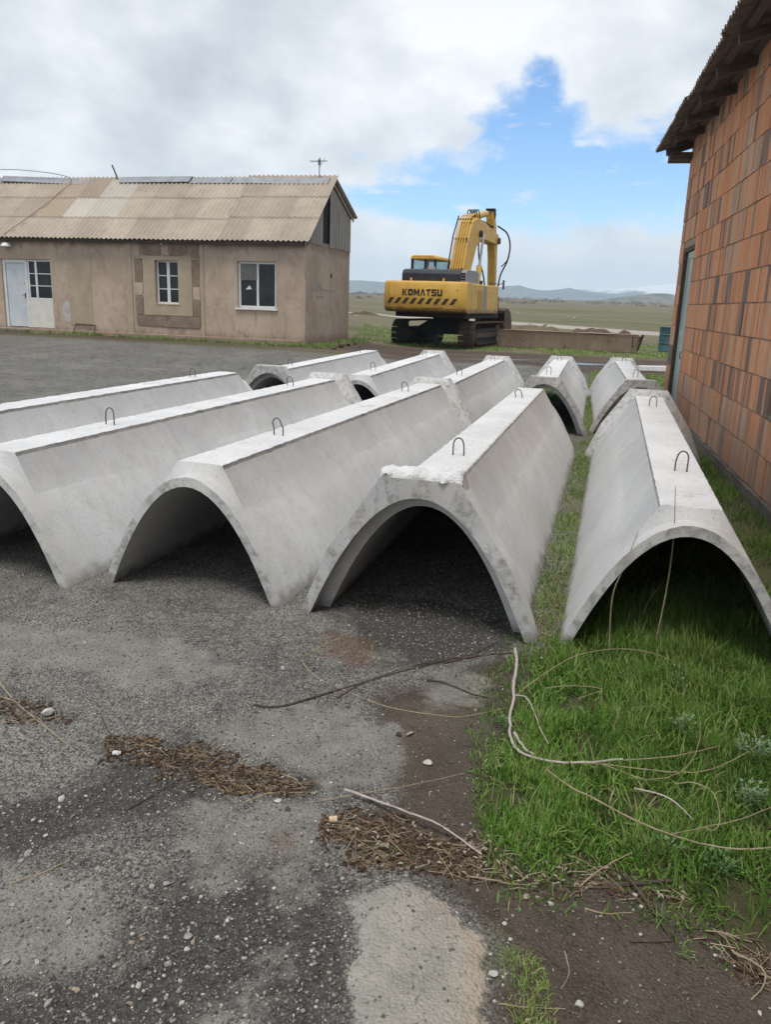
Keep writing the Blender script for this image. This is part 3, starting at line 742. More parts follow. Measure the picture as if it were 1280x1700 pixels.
# corrugated sheet geometry: waves run up the slope, profile across
def corr_mesh(name, width, length, waves, amp, mat, seg=6, thick=0.006, sag=0.0, seed=0):
    V = []; F = []; n = waves * seg; rows = 3
    for side in (0, 1):
        for j in range(rows + 1):
            for i in range(n + 1):
                u = width * i / n; z = amp * math.cos(2 * math.pi * i / seg) - side * thick
                z += 0.004 * nz(u * 2, j * 1.1, seed)
                e = 0.012 * nz(i * .25, seed * 3.0) if j == 0 else 0
                V.append((u, length * j / rows + e, z))
    W1 = n + 1; off = (rows + 1) * W1
    for j in range(rows):
        for i in range(n):
            a = j * W1 + i; F.append((a, a + 1, a + W1 + 1, a + W1)); F.append((off + a + 1, off + a, off + a + W1, off + a + W1 + 1))
    for i in range(n):
        F.append((i + 1, i, off + i, off + i + 1)); a = rows * W1 + i; F.append((a, a + 1, off + a + 1, off + a))
    for j in range(rows):
        a = j * W1; F.append((a, a + W1, off + a + W1, off + a)); a += n; F.append((a + W1, a, off + a, off + a + W1))
    me = bpy.data.meshes.new(name); me.from_pydata(V, [], F); me.materials.append(mat); me.update()
    me.polygons.foreach_set('use_smooth', [True] * len(me.polygons)); me.set_sharp_from_angle(angle=R(50)); return me

# roof of the brick building: slope rises to +x; eave along the wall
SL = R(17); EX, EZ = -0.56, 4.52
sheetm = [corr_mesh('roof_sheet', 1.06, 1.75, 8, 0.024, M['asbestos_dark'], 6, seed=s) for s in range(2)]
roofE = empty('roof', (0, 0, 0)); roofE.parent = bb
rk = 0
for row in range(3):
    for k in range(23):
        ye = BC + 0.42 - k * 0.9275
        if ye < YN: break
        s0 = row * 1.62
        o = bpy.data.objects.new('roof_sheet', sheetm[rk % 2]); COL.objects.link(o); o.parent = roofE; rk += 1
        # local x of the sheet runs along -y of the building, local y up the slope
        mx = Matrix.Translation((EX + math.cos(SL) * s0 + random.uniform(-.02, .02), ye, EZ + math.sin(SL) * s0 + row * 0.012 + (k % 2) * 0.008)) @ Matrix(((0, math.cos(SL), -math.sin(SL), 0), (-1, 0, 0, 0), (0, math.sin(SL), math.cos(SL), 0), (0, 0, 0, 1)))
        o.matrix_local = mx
mb = MB(); mb.box((4.2, YN, 5.55), (4.6, BC + .4, 5.95)); mb.build('ridge_beam', M['old_wood'], bb)
mb = MB()
for k in range(9):
    yk = BC - 0.05 - k * 1.25
    mb.prism([(EX + 0.12 + 0.05 * nz(k, 2), EZ - 0.045), (4.3, EZ - 0.045 + (4.3 - EX - .12) * math.tan(SL)), (4.3, EZ - 0.16 + (4.3 - EX - .12) * math.tan(SL)), (EX + 0.14 + 0.05 * nz(k, 2), EZ - 0.15)], 'y', yk - .05, yk + .02)
    if k == 0: mb.box((-0.36, yk - .12, EZ - 0.22), (0.3, yk + .30, EZ - 0.10))
    mb.build('rafter', M['old_wood'], bb); mb = MB()
for xx, dzz in ((EX + 0.20, 0), (-0.05, 0)):
    zq = EZ + (xx - EX) * math.tan(SL) - 0.03
    mb = MB(); mb.box((xx - .03, YN, zq - .05), (xx + .05, BC + .33, zq - .008)); mb.build('purlin', M['old_wood'], bb)
mb = MB(); mb.box((-0.10, YN, 4.60), (0.30, BC + .05, 4.72)); mb.build('wall_plate', M['old_wood'], bb)

# ------------------------------------------------------------------ plastered house on the left
def plaster_mat():
    m, t = principled('tuff_plaster', 0.92, 0.2)
    n = t.noise(0.8, t.pos, 6, 0.62); n2 = t.noise(5, t.scale(t.pos, (1, 1, .45)), 6, 0.65, .3); n3 = t.noise(1.9, t.scale(t.pos, (1, 1, .3)), 6, 0.6)
    col = t.ramp(n, [(0.30, (0.365, 0.285, 0.225)), (0.50, (0.460, 0.362, 0.288)), (0.72, (0.525, 0.425, 0.345))])
    col = t.mix(t.step(n2, 0.48, 0.74, 0, 0.45), col, (0.225, 0.172, 0.125))
    col = t.mix(t.step(n3, 0.56, 0.74, 0, 0.4), col, (0.36, 0.305, 0.25))
    runs = t.noise(6.0, t.scale(t.pos, (1, 1, 0.05)), 4, 0.6)
    col = t.mix(t.step(runs, 0.58, 0.72, 0, 0.35), col, (0.20, 0.155, 0.115))
    sp = t.new('ShaderNodeSeparateXYZ'); t.l.new(t.obj, sp.inputs[0])
    base = t.step(t.math('ADD', sp.outputs[2], t.math('MULTIPLY', t.math('SUBTRACT', n2, 0.5), 0.9)), 0.34, 0.05, 0, 0.6)
    col = t.mix(base, col, (0.185, 0.125, 0.085))
    top_dark = t.step(t.math('ADD', sp.outputs[2], t.math('MULTIPLY', t.math('SUBTRACT', n2, 0.5), 0.7)), 2.62, 2.95, 0, 0.55)  # plaster colour gets darker, raggedly, towards the top of the wall
    col = t.mix(top_dark, col, (0.155, 0.120, 0.092))
    crk = t.voro(0.55, t.vmath('ADD', t.pos, t.noise(1.5, t.pos, 5, out='Color')), 'Distance', 'DISTANCE_TO_EDGE')
    col = t.mix(t.math('MULTIPLY', t.step(crk, 0.006, 0.001), 0.28), col, (0.09, 0.07, 0.05))
    t.l.new(col, t.b.inputs['Base Color'])
    t.l.new(t.bump(t.math('ADD', n2, t.math('MULTIPLY', t.noise(30, t.pos, 4), .5)), 0.5, 0.02), t.b.inputs['Normal'])
    return m
M['plaster'] = plaster_mat()
M['plaster_pale'] = mat_var('plaster_surround', (0.355, 0.285, 0.21), (0.44, 0.36, 0.275), 2.5, 0.9, 0.4, 30, 0.008, space='pos')
M['stone'] = mat_var('bare_tuff_stone', (0.19, 0.145, 0.112), (0.28, 0.22, 0.17), 4, 0.95, 0.6, 22, 0.015, c3=(0.26, 0.20, 0.15), space='pos')
M['white_paint'] = mat_var('white_paint', (0.60, 0.62, 0.63), (0.74, 0.75, 0.75), 4, 0.55, 0.15, 40, 0.002, c3=(0.50, 0.49, 0.46))
M['white_peel'] = mat_var('peeling_whitewash', (0.62, 0.60, 0.55), (0.72, 0.70, 0.65), 5, 0.85, 0.4, 25, 0.008, c3=(0.33, 0.28, 0.22))
M['door_paint'] = mat_var('pale_door_paint', (0.50, 0.55, 0.60), (0.62, 0.66, 0.70), 2, 0.5, 0.1, 30, 0.002, c3=(0.46, 0.45, 0.42))
def glass_mat():
    m, t = principled('window_glass', 0.08, 0.22); n = t.noise(3, t.obj, 4)
    t.l.new(t.ramp(n, [(.3, (0.010, 0.013, 0.018)), (.7, (0.028, 0.034, 0.044))]), t.b.inputs['Base Color']); return m
M['glass'] = glass_mat()
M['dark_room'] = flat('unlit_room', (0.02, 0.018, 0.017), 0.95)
def roof_mat(name, c1, c2, c3, sc=1.1):
    m, t = principled(name, 0.9, 0.2); v = t.obj
    rnd = t.new('ShaderNodeObjectInfo').outputs['Random']
    n = t.noise(sc, t.pos, 6, 0.6); n2 = t.noise(7, t.pos, 5, 0.65)
    col = t.ramp(n, [(0.3, c1), (0.7, c2)])
    col = t.mix(t.step(n2, 0.5, 0.75, 0, 0.5), col, c3)
    lich = t.noise(2.6, t.pos, 6, 0.7, 0.4)
    col = t.mix(t.step(lich, 0.60, 0.74, 0, 0.5), col, (0.19, 0.135, 0.085))
    val = t.new('ShaderNodeHueSaturation'); t.put(val.inputs['Value'], t.math('ADD', 0.86, t.math('MULTIPLY', rnd, 0.26))); t.l.new(col, val.inputs['Color'])
    t.l.new(val.outputs[0], t.b.inputs['Base Color'])
    t.l.new(t.bump(t.noise(40, v, 4), 0.3, 0.006), t.b.inputs['Normal']); return m
M['slate'] = roof_mat('asbestos_roof', (0.31, 0.265, 0.215), (0.41, 0.355, 0.295), (0.26, 0.215, 0.17))
M['slate_new'] = roof_mat('newer_roof_sheet', (0.40, 0.37, 0.325), (0.47, 0.44, 0.385), (0.34, 0.305, 0.255))
M['slate_rust'] = roof_mat('rust_stained_roof_sheet', (0.32, 0.265, 0.205), (0.40, 0.33, 0.255), (0.27, 0.195, 0.125))
M['ridge_steel'] = mat_var('galvanised_ridge', (0.22, 0.235, 0.26), (0.32, 0.335, 0.36), 3, 0.5, 0.1, 40, 0.003, metal=0.4)
M['board'] = mat_var('grey_board', (0.21, 0.195, 0.18), (0.34, 0.32, 0.295), 3.5, 0.9, 0.4, 40, 0.005, c3=(0.16, 0.145, 0.13), stretch=(5, 5, .4))

HS = empty('plastered_house', (-2.62, 25.0, 0.41), 13.0, 'low plastered house with patched corrugated roof, left of the excavator', 'house')
XL, HD, HZ = -15.0, 4.72, 3.08
def wall_open(x0, x1, z0, z1, th, holes):
    """upright wall in the x-z plane, outer face at y=0, with real openings and reveals"""
    xs = sorted({x0, x1, *[h[0] for h in holes], *[h[1] for h in holes]}); zs = sorted({z0, z1, *[h[2] for h in holes], *[h[3] for h in holes]})
    solid = lambda a, b: not any(h[0] <= a and b[0] <= h[1] and False for h in holes)
    cell = {}
    for i in range(len(xs) - 1):
        for j in range(len(zs) - 1):
            cx, cz = (xs[i] + xs[i + 1]) / 2, (zs[j] + zs[j + 1]) / 2
            cell[i, j] = not any(h[0] < cx < h[1] and h[2] < cz < h[3] for h in holes)
    V = []; F = []
    def quad(*p): b = len(V); V.extend(p); F.append((b, b + 1, b + 2, b + 3))
    for (i, j), s in cell.items():
        if not s: continue
        a, b, c, d = xs[i], xs[i + 1], zs[j], zs[j + 1]
        quad((a, 0, c), (b, 0, c), (b, 0, d), (a, 0, d)); quad((b, th, c), (a, th, c), (a, th, d), (b, th, d))
        if not cell.get((i - 1, j), False): quad((a, th, c), (a, 0, c), (a, 0, d), (a, th, d))
        if not cell.get((i + 1, j), False): quad((b, 0, c), (b, th, c), (b, th, d), (b, 0, d))
        if not cell.get((i, j - 1), False): quad((a, th, c), (b, th, c), (b, 0, c), (a, 0, c))
        if not cell.get((i, j + 1), False): quad((a, 0, d), (b, 0, d), (b, th, d), (a, th, d))
    return V, F
W3 = (-2.205, -0.946, 1.03, 2.415); W2 = (-4.95, -4.165, 1.07, 2.38); W1 = (-10.50, -8.665, 0.16, 2.32)
v, f = wall_open(XL, 0, -0.5, HZ, 0.32, [W3, W2, W1])
mesh_ob('front_wall', v, f, M['plaster'], HS)
mb = MB(); mb.box((-0.32, 0.325, -0.5), (0.0, HD - .32, HZ)); mb.build('end_wall', M['plaster'], HS)
mb = MB(); mb.box((XL, HD - 0.315, -0.5), (0.0, HD, 4.12)); mb.build('back_wall', M['plaster'], HS)
mb = MB(); mb.box((XL, 0.325, -0.5), (XL + .3, HD - .32, HZ)); mb.build('far_end_wall', M['plaster'], HS)
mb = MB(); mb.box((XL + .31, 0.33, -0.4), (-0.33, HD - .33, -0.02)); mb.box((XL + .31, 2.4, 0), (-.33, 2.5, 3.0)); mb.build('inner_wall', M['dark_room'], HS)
# plaster strips between the wall panels
for a, b, z1 in ((-5.95, -5.76, 2.98), (-3.42, -3.30, 2.98), (-0.16, -0.002, 2.98)):
    mb = MB(); mb.box((a, -0.028, -0.2), (b, -0.001, z1)); mb.build('pilaster_strip', M['plaster_pale'] if a < -1 else M['plaster'], HS, bevel=0.008)
mb = MB(); mb.box((-8.06, -0.010, 0.30), (-7.22, -0.001, 2.45)); mb.build('plaster_panel', M['plaster_pale'], HS, bevel=.006)
mb = MB(); mb.box((XL, -0.07, -0.4), (-0.17, -0.03, 0.13)); mb.build('plinth', M['plaster'], HS, bevel=.02)
# pale surround and bare stone patches about the middle window
v, f = wall_open(-5.36, -3.70, 0.72, 2.50, 0.034, [W2])
o = mesh_ob('window_surround', v, f, M['plaster_pale'], HS); o.location = (0, -0.036, 0)
blocks = [(-5.68, -5.40, 1.72, 2.42), (-5.68, -5.40, 1.30, 1.68), (-5.66, -5.39, 0.72, 1.26), (-5.45, -4.75, 2.53, 2.90), (-4.45, -3.86, 2.53, 2.90), (-4.73, -4.47, 2.53, 2.80),
          (-3.68, -3.45, 1.62, 2.42), (-3.68, -3.45, 1.22, 1.58), (-3.67, -3.45, 0.70, 1.19), (-3.83, -3.45, 2.46, 2.90), (-5.66, -4.58, 0.38, 0.68), (-4.55, -3.45, 0.36, 0.68), (-5.68, -5.48, 2.46, 2.92)]
for k, (a, b, c, d) in enumerate(blocks):
    jt = lambda: random.uniform(-.028, .028)
    mb = MB(); mb.prism([(a + jt(), c + jt()), ((a + b) / 2, c + jt() * .6), (b + jt(), c + jt()), (b + jt(), (c + d) / 2), (b + jt(), d + jt()), ((a + b) / 2, d + jt() * .6), (a + jt(), d + jt()), (a + jt() * .6, (c + d) / 2)], 'y', -0.018 - 0.006 * (k % 3), -0.001)
    mb.build('stone_block', M['stone'] if k not in (1, 5, 7, 12) else M['plaster'], HS, bevel=0.012)
# limewash smear near the door
lw_pts = [(-8.62 + .26 * math.cos(a) * (1 + .25 * nz(a * 2, 1)), 0.72 + .36 * math.sin(a) * (1 + .3 * nz(a * 2, 4))) for a in np.linspace(0, 2 * math.pi, 18)[:-1]]
lw_pts = [(-8.12 + (p[0] + 8.62) * .8, p[1]) for p in lw_pts]
mb = MB(); mb.prism(lw_pts, 'y', -0.007, -0.0005); mb.build('limewash_smear', mat_var('limewash', (0.36, 0.345, 0.32), (0.52, 0.52, 0.51), 4, 0.9, .3, 30, .005, c3=(0.33, 0.27, 0.20)), HS)

def window(x0, x1, z0, z1, cols, rows, y=0.10, fw=0.055, mull=0.05, skip=()):
    fr = MB(); fr.box((x0, y, z0), (x0 + fw, y + .07, z1)).box((x1 - fw, y, z0), (x1, y + .07, z1))
    fr.box((x0 + fw, y + .001, z1 - fw), (x1 - fw, y + .069, z1)).box((x0 + fw, y + .001, z0), (x1 - fw, y + .069, z0 + fw))
    w = fr.build('window', M['white_paint'], HS, bevel=.004)
    for k in range(1, cols):
        xm = x0 + (x1 - x0) * (k / cols if isinstance(k, int) else k)
        m = MB(); m.box((xm - mull, y - .006, z0 + fw), (xm + mull, y + .06, z1 - fw)); m.build('mullion', M['white_paint'], w, bevel=.004)
    for c in range(cols):
        a = x0 + fw if c == 0 else x0 + (x1 - x0) * c / cols + mull; b = x1 - fw if c == cols - 1 else x0 + (x1 - x0) * (c + 1) / cols - mull
        for r in range(rows):
            za = z0 + fw + (z1 - z0 - 2 * fw) * r / rows; zb = z0 + fw + (z1 - z0 - 2 * fw) * (r + 1) / rows
            if r: 
                m = MB(); m.box((a, y + .005, za - .014), (b, y + .05, za + .014)); m.build('glazing_bar', M['white_paint'], w)
            if (c, r) in skip: continue
            m = MB(); m.box((a, y + .03, za + (.014 if r else 0)), (b, y + .036, zb - (.014 if r < rows - 1 else 0))); p = m.build('pane', M['glass'], w)
            p.rotation_euler = (0, 0, 0)
    return w
w = window(*W2, 2, 3)
w = window(*W3, 2, 1, fw=0.075, mull=0.035)
mb = MB(); mb.box((W3[0] - .06, -0.06, W3[2] - .05), (W3[1] + .06, 0.10, W3[2] - .002)); mb.build('sill', M['white_paint'], w, bevel=.006)
mb = MB(); mb.box((W3[0] + .08, 0.085, 1.86), (W3[0] + .61, 0.098, W3[3] - .075)); mb.build('cardboard_sheet', mat_var('grey_film', (0.10, 0.105, 0.10), (0.17, 0.17, 0.16), 6, .5, .2, 20, .004), w)
mb = MB(); mb.prism([(-1.98, 1.58), (-1.78, 1.60), (-1.84, 1.69), (-1.86, 1.71)], 'y', 0.118, 0.124); mb.build('paper_scrap', M['white_paint'], w)
mb = MB(); mb.box((W2[0] - .05, -0.045, W2[2] - .04), (W2[1] + .05, 0.10, W2[2] - .002)); mb.build('sill', M['plaster_pale'], HS, bevel=.006)
# the door and side light in one opening
window(-9.58, -8.67, 1.06, 2.31, 1, 3, y=0.07)
mb = MB(); mb.box((-9.30, 0.062, 1.11), (-9.23, 0.13, 2.255)); mb.build('mullion', M['white_paint'], HS, bevel=.004)
mb = MB(); mb.box((-9.58, 0.05, 0.17), (-8.672, 0.20, 1.055)); mb.build('apron_panel', M['white_peel'], HS)
mb = MB(); mb.box((-10.495, 0.05, 0.165), (-10.40, 0.17, 2.31)).box((-9.66, 0.05, 0.165), (-9.585, 0.17, 2.31)).box((-10.395, 0.052, 2.20), (-9.665, 0.17, 2.31)); mb.build('door_frame', M['white_paint'], HS, bevel=.005)
mb = MB(); mb.box((-10.392, 0.09, 0.18), (-9.668, 0.13, 2.195)); dr = mb.build('door', M['door_paint'], HS, bevel=.004)
mb = MB(); mb.box((-9.75, 0.075, 1.10), (-9.71, 0.089, 1.26)).tube([(-9.73, 0.078, 1.20), (-9.73, 0.04, 1.20), (-9.83, 0.04, 1.19)], .012); mb.build('handle', M['rebar'], dr)
mb = MB(); mb.box((-10.6, -0.30, -0.2), (-9.55, -0.075, 0.10)); mb.build('doorstep', M['plinth'], HS, bevel=.015)
# gable end: boards and a dark opening
GZ = 3.02
def gz_top(yv): 
    return HZ + 0.10 + (yv + .05) * (5.02 - HZ - .10) / 2.50 if yv < 2.45 else 5.02 - (yv - 2.45) * (5.02 - 4.18) / 2.27
mb = MB(); mb.prism([(0.02, GZ), (HD - .02, GZ), (HD - .02, 4.05), (2.45, 4.92), (0.02, HZ + .05)], 'x', -0.10, -0.04); mb.build('attic_back', M['dark_room'], HS)
yb = 0.04; k = 0
while yb < HD:
    w = random.uniform(.15, .20); y1 = min(yb + w, HD); z0 = GZ - random.uniform(0, .05)
    lowopen = 1.62 < (yb + y1) / 2 < 2.30
    if not (lowopen):
        ta, tb_ = gz_top(yb) - .03, gz_top(y1 - .008) - .03
        mb = MB(); mb.prism([(yb, z0), (y1 - .008, z0 + random.uniform(-.01, .01)), (y1 - .008, tb_), (yb, ta)], 'x', 0.002 + .006 * (k % 2), 0.022 + .006 * (k % 2)); mb.build('plank', M['board'], HS)
    else:
        ta, tb_ = gz_top(yb) - .03, gz_top(y1 - .008) - .03
        mb = MB(); mb.prism([(yb, ta - .22), (y1 - .008, tb_ - .22), (y1 - .008, tb_), (yb, ta)], 'x', 0.002, 0.022); mb.build('plank', M['board'], HS)
    yb = y1; k += 1
# roof sheets
RS = empty('roof', (0, 0, 0)); RS.parent = HS
EY, EZ2, RY, RZ = -0.30, HZ - 0.10, 2.47, 5.04
ang = math.atan2(RZ - EZ2, RY - EY); slen = math.hypot(RZ - EZ2, RY - EY)
row_len = slen / 3 + 0.14
kinds = {'slate': [corr_mesh('roof_sheet', 1.13, row_len, 7, 0.025, M['slate'], 6, seed=s) for s in range(3)],
         'slate_new': [corr_mesh('roof_sheet', 1.13, row_len, 7, 0.025, M['slate_new'], 6, seed=4)], 'slate_rust': [corr_mesh('roof_sheet', 1.13, row_len, 7, 0.025, M['slate_rust'], 6, seed=5)]}
sw = 1.13 * 6 / 7
for row in range(3):
    for c in range(16):
        x1 = 0.20 - c * sw 
        kd = 'slate'
        if (row, c) in ((1, 7), (1, 8), (2, 7), (0, 3)): kd = 'slate_new' if row else 'slate'
        if (row, c) in ((2, 9), (2, 8), (1, 9)): kd = 'slate_rust'
        s0 = row * slen / 3 + (0.10 * (c < 3) - 0.02 + 0.03 * nz(c * 2.3, row * 1.7)) * (1 if row else .25)
        o = bpy.data.objects.new('roof_sheet', random.choice(kinds[kd])); COL.objects.link(o); o.parent = RS
        o.matrix_local = Matrix.Translation((x1 - 1.13, EY + math.cos(ang) * s0, EZ2 + math.sin(ang) * s0 + row * .022 + (c % 2) * .003 + (c < 3) * .002)) @ Matrix.Rotation(ang, 4, 'X') @ Matrix.Rotation(random.uniform(-.002, .002), 4, 'Z')
# rear slope, shorter and flatter
ang2 = math.atan2(RZ - 4.14, HD + .22 - RY)
bl = math.hypot(RZ - 4.14, HD + .22 - RY)
bk = corr_mesh('roof_sheet', 1.13, bl + .03, 7, 0.025, M['slate'], 6, seed=9)
for c in range(16):
    o = bpy.data.objects.new('roof_sheet', bk); COL.objects.link(o); o.parent = RS
    o.matrix_local = Matrix.Translation((0.20 - c * sw, HD + .22, 4.14 + (c % 2) * .01)) @ Matrix.Rotation(math.pi, 4, 'Z') @ Matrix.Rotation(ang2, 4, 'X')
# ridge flashing pieces, some lifted
for k, (xa, xb, lift, tilt) in enumerate(((-0.05, -1.9, .0, .0), (-1.92, -3.35, .015, .004), (-3.37, -4.75, .02, -.004), (-4.78, -7.35, .05, -.010), (-8.6, -12.2, .03, .035), (-12.3, -15.0, .02, -.01))):
    mb = MB(); z = RZ + .07 + lift
    mb.prism([(RY - .26, z - .20), (RY - .02, z), (RY + .02, z), (RY + .26, z - .12), (RY + .26, z - .135), (RY, z - .02), (RY - .25, z - .215)], 'x', xa, xb)
    o = mb.build('ridge_cap', M['ridge_steel'], HS); o.rotation_euler = (0, tilt, 0); o.location = (0, 0, tilt * (xa + xb) / 2)
mb = MB(); mb.box((XL - .1, EY + .10, EZ2 - .10), (0.12, EY + .16, EZ2 + .02)); mb.build('eave_board', M['old_wood'], HS)
mb = MB(); mb.box((XL, -0.02, HZ - .04), (0.06, 0.30, HZ + .03)); mb.build('wall_plate', M['old_wood'], HS)
mb = MB(); mb.prism([(EY + .05, EZ2 - .03), (RY, RZ - .05), (RY, RZ - .16), (EY + .08, EZ2 - .12)], 'x', 0.055, 0.085)
mb.prism([(RY, RZ - .05), (HD + .18, 4.10), (HD + .14, 4.0), (RY, RZ - .16)], 'x', 0.055, 0.085); mb.build('barge_board', M['board'], HS)
# lamps on the wall
lamp = MB(); lamp.tube([(-10.12, 0.0, 2.86), (-10.12, -0.14, 2.86), (-10.12, -0.16, 2.80)], .012)
ln = lamp.build('lamp_bracket', M['rebar'], HS)
V = []; F = []
for i in range(7):
    a = i / 6 * math.pi / 2
    for k in range(16): V.append((-10.12 + .17 * math.sin(a) * math.cos(k * math.pi / 8), -0.16 + .17 * math.sin(a) * math.sin(k * math.pi / 8), 2.69 + .13 * math.cos(a)))
F = [(i * 16 + k, i * 16 + (k + 1) % 16, (i + 1) * 16 + (k + 1) % 16, (i + 1) * 16 + k) for i in range(6) for k in range(16)]
mesh_ob('lamp_shade', V, F, M['white_paint'], HS, True)
mb = MB(); mb.tube([(-4.67, -.01, 2.97), (-4.67, -.07, 2.95), (-4.67, -.075, 2.84)], [.03, .03, .045], 8); mb.build('porch_light', M['white_paint'], HS, True)
# faded scrawl on the end wall, a flat daub of old blue paint, and an old vent hole
M['old_blue'] = mat_var('faded_blue_paint', (0.21, 0.245, 0.235), (0.28, 0.28, 0.25), 12, .9, .1, 30, .003)
mb = MB()
for a, b, c, d in ((0.62, 1.0, 1.62, 1.66), (1.02, 1.08, 1.58, 1.86), (1.10, 1.40, 1.70, 1.75), (1.22, 1.27, 1.60, 1.85), (1.42, 1.48, 1.56, 1.80), (1.52, 1.85, 1.63, 1.68), (1.95, 2.35, 1.62, 1.66), (2.6, 2.95, 1.62, 1.66), (1.0, 1.9, 1.42, 1.45)):
    mb.box((0.0005, a, c), (0.004, b, d))
mb.build('painted_scrawl', M['old_blue'], HS, kind='stuff')
mb = MB(); mb.tube([(-.01, 2.55, 2.12), (0.012, 2.55, 2.12)], .08, 10); mb.build('vent_hole', M['dark_room'], HS)

def hpt(x, y, z): return HS.matrix_basis @ Vector((x, y, z))
# aerial, leaning pipe and slack cable on the roof
HS.matrix_basis = Matrix.Translation(HS.location) @ Matrix.Rotation(-R(13), 4, 'Z')
an = empty('tv_aerial', hpt(-0.42, 2.47, 5.0), 13, 'thin metal tv aerial standing on the house ridge', 'aerial')
mb = MB(); mb.tube([(0, 0, 0), (0.01, 0, 0.72)], .014).build('mast', M['rebar'], an)
mb = MB(); mb.tube([(-.30, 0, .60), (.26, 0, .62)], .010).build('boom', M['rebar'], an)
for k in range(7):
    mb = MB(); xx = -.28 + k * .085; mb.tube([(xx, -.16 + .01 * k, .61), (xx, .16 - .01 * k, .61)], .006).build('element', M['rebar'], an)
mb = MB(); mb.box((-.03, -.03, .50), (.04, .03, .66)).tube([(0, 0, .40), (.16, .1, .72)], .006).build('junction_box', M['rebar'], an)
mb = MB(); mb.tube([hpt(-7.52, 2.42, 4.95), hpt(-7.58, 2.42, 5.15), hpt(-7.74, 2.42, 5.52)], [.03, .03, .028], 8)
mb.build('roof_pipe', M['rebar'], None, True, label='short dark pipe leaning out of the house ridge', cat='pipe')
cb = catmull([hpt(-13, 2.3, 5.35), hpt(-11.2, 2.3, 5.36), hpt(-9.3, 2.3, 5.10), hpt(-9.32, 1.6, 4.50), hpt(-9.55, .8, 3.90), hpt(-9.95, -.10, 3.21), hpt(-10.1, -.27, 3.05)], 8)
mb = MB(); mb.tube(cb, .011, 5); mb.build('slack_cable', M['rebar'], None, True, label='thin dark cable hanging down over the house roof above the door', cat='cable')
mb = MB(); g0 = [(-7.88, .02), (-7.13, -.02), (-7.13, .32), (-7.83, .34)]
for a, b in zip(g0, g0[1:] + g0[:1]): mb.tube([hpt(a[0], -.20 + .16 * (a[1] > .1), a[1]), hpt(b[0], -.20 + .16 * (b[1] > .1), b[1])], .018, 5)
mb.build('rusty_frame', mat_var('rust_dark', (0.07, 0.04, 0.028), (0.13, 0.075, 0.05), 8, .9, .3, 60, .003), None, label='rusty empty metal frame leaning on the foot of the house wall', cat='frame')

# ------------------------------------------------------------------ excavator
def yellow_mat():
    m, t = principled('excavator_yellow', 0.45, 0.4)
    n = t.noise(1.6, t.obj, 6, 0.6); n2 = t.noise(9, t.obj, 6, 0.65, .4)
    col = t.ramp(n, [(0.3, (0.52, 0.30, 0.055)), (0.7, (0.66, 0.415, 0.085))])
    col = t.mix(t.step(n2, 0.56, 0.76, 0, 0.5), col, (0.42, 0.30, 0.13))
    col = t.mix(t.step(t.noise(22, t.obj, 5, .7), 0.66, 0.72, 0, .7), col, (0.16, 0.085, 0.035))
    sz = t.new('ShaderNodeSeparateXYZ'); t.l.new(t.obj, sz.inputs[0])
    dirt = t.step(t.math('ADD', sz.outputs[2], t.math('MULTIPLY', t.math('SUBTRACT', t.noise(5, t.obj, 6, .65), .5), .5)), 1.52, 1.34, 0, .85)
    col = t.mix(dirt, col, (0.10, 0.06, 0.035))
    drip = t.noise(7, t.scale(t.obj, (1, 1, .08)), 5, .6); col = t.mix(t.step(drip, .56, .72, 0, .35), col, (0.30, 0.19, 0.07))
    t.l.new(col, t.b.inputs['Base Color']); t.l.new(t.step(n2, .4, .7, .38, .75), t.b.inputs['Roughness'])
    t.l.new(t.bump(n2, .1, .01), t.b.inputs['Normal']); return m
M['yellow'] = yellow_mat()
M['navy'] = mat_var('hood_navy', (0.018, 0.022, 0.034), (0.034, 0.040, 0.056), 3, .5, .1, 30, .003, c3=(0.06, 0.06, 0.065))
M['black'] = mat_var('black_rubber', (0.014, 0.014, 0.015), (0.03, 0.03, 0.03), 5, .6, .1, 40, .003)
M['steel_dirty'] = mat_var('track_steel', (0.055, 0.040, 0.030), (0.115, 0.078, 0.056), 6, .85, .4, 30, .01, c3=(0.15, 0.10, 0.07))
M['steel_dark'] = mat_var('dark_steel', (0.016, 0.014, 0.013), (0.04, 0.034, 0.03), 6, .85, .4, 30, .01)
M['chrome'] = flat('piston_rod', (0.40, 0.40, 0.41), .25, .5, .8)
M['grey_panel'] = flat('grey_steel_panel', (0.24, 0.25, 0.26), .5)
EXQ = Vector((2.43, 31.74, tz(2.43, 31.0) - 0.03))
EX_ = empty('excavator', EXQ, 22, 'yellow crawler excavator parked behind the flumes, rear towards the viewer, boom raised', 'excavator')
EX_.scale = (.97, .97, .97); EX_.location = EXQ + Matrix.Rotation(-R(22), 3, 'Z') @ Vector((-.13, -.10, 0))
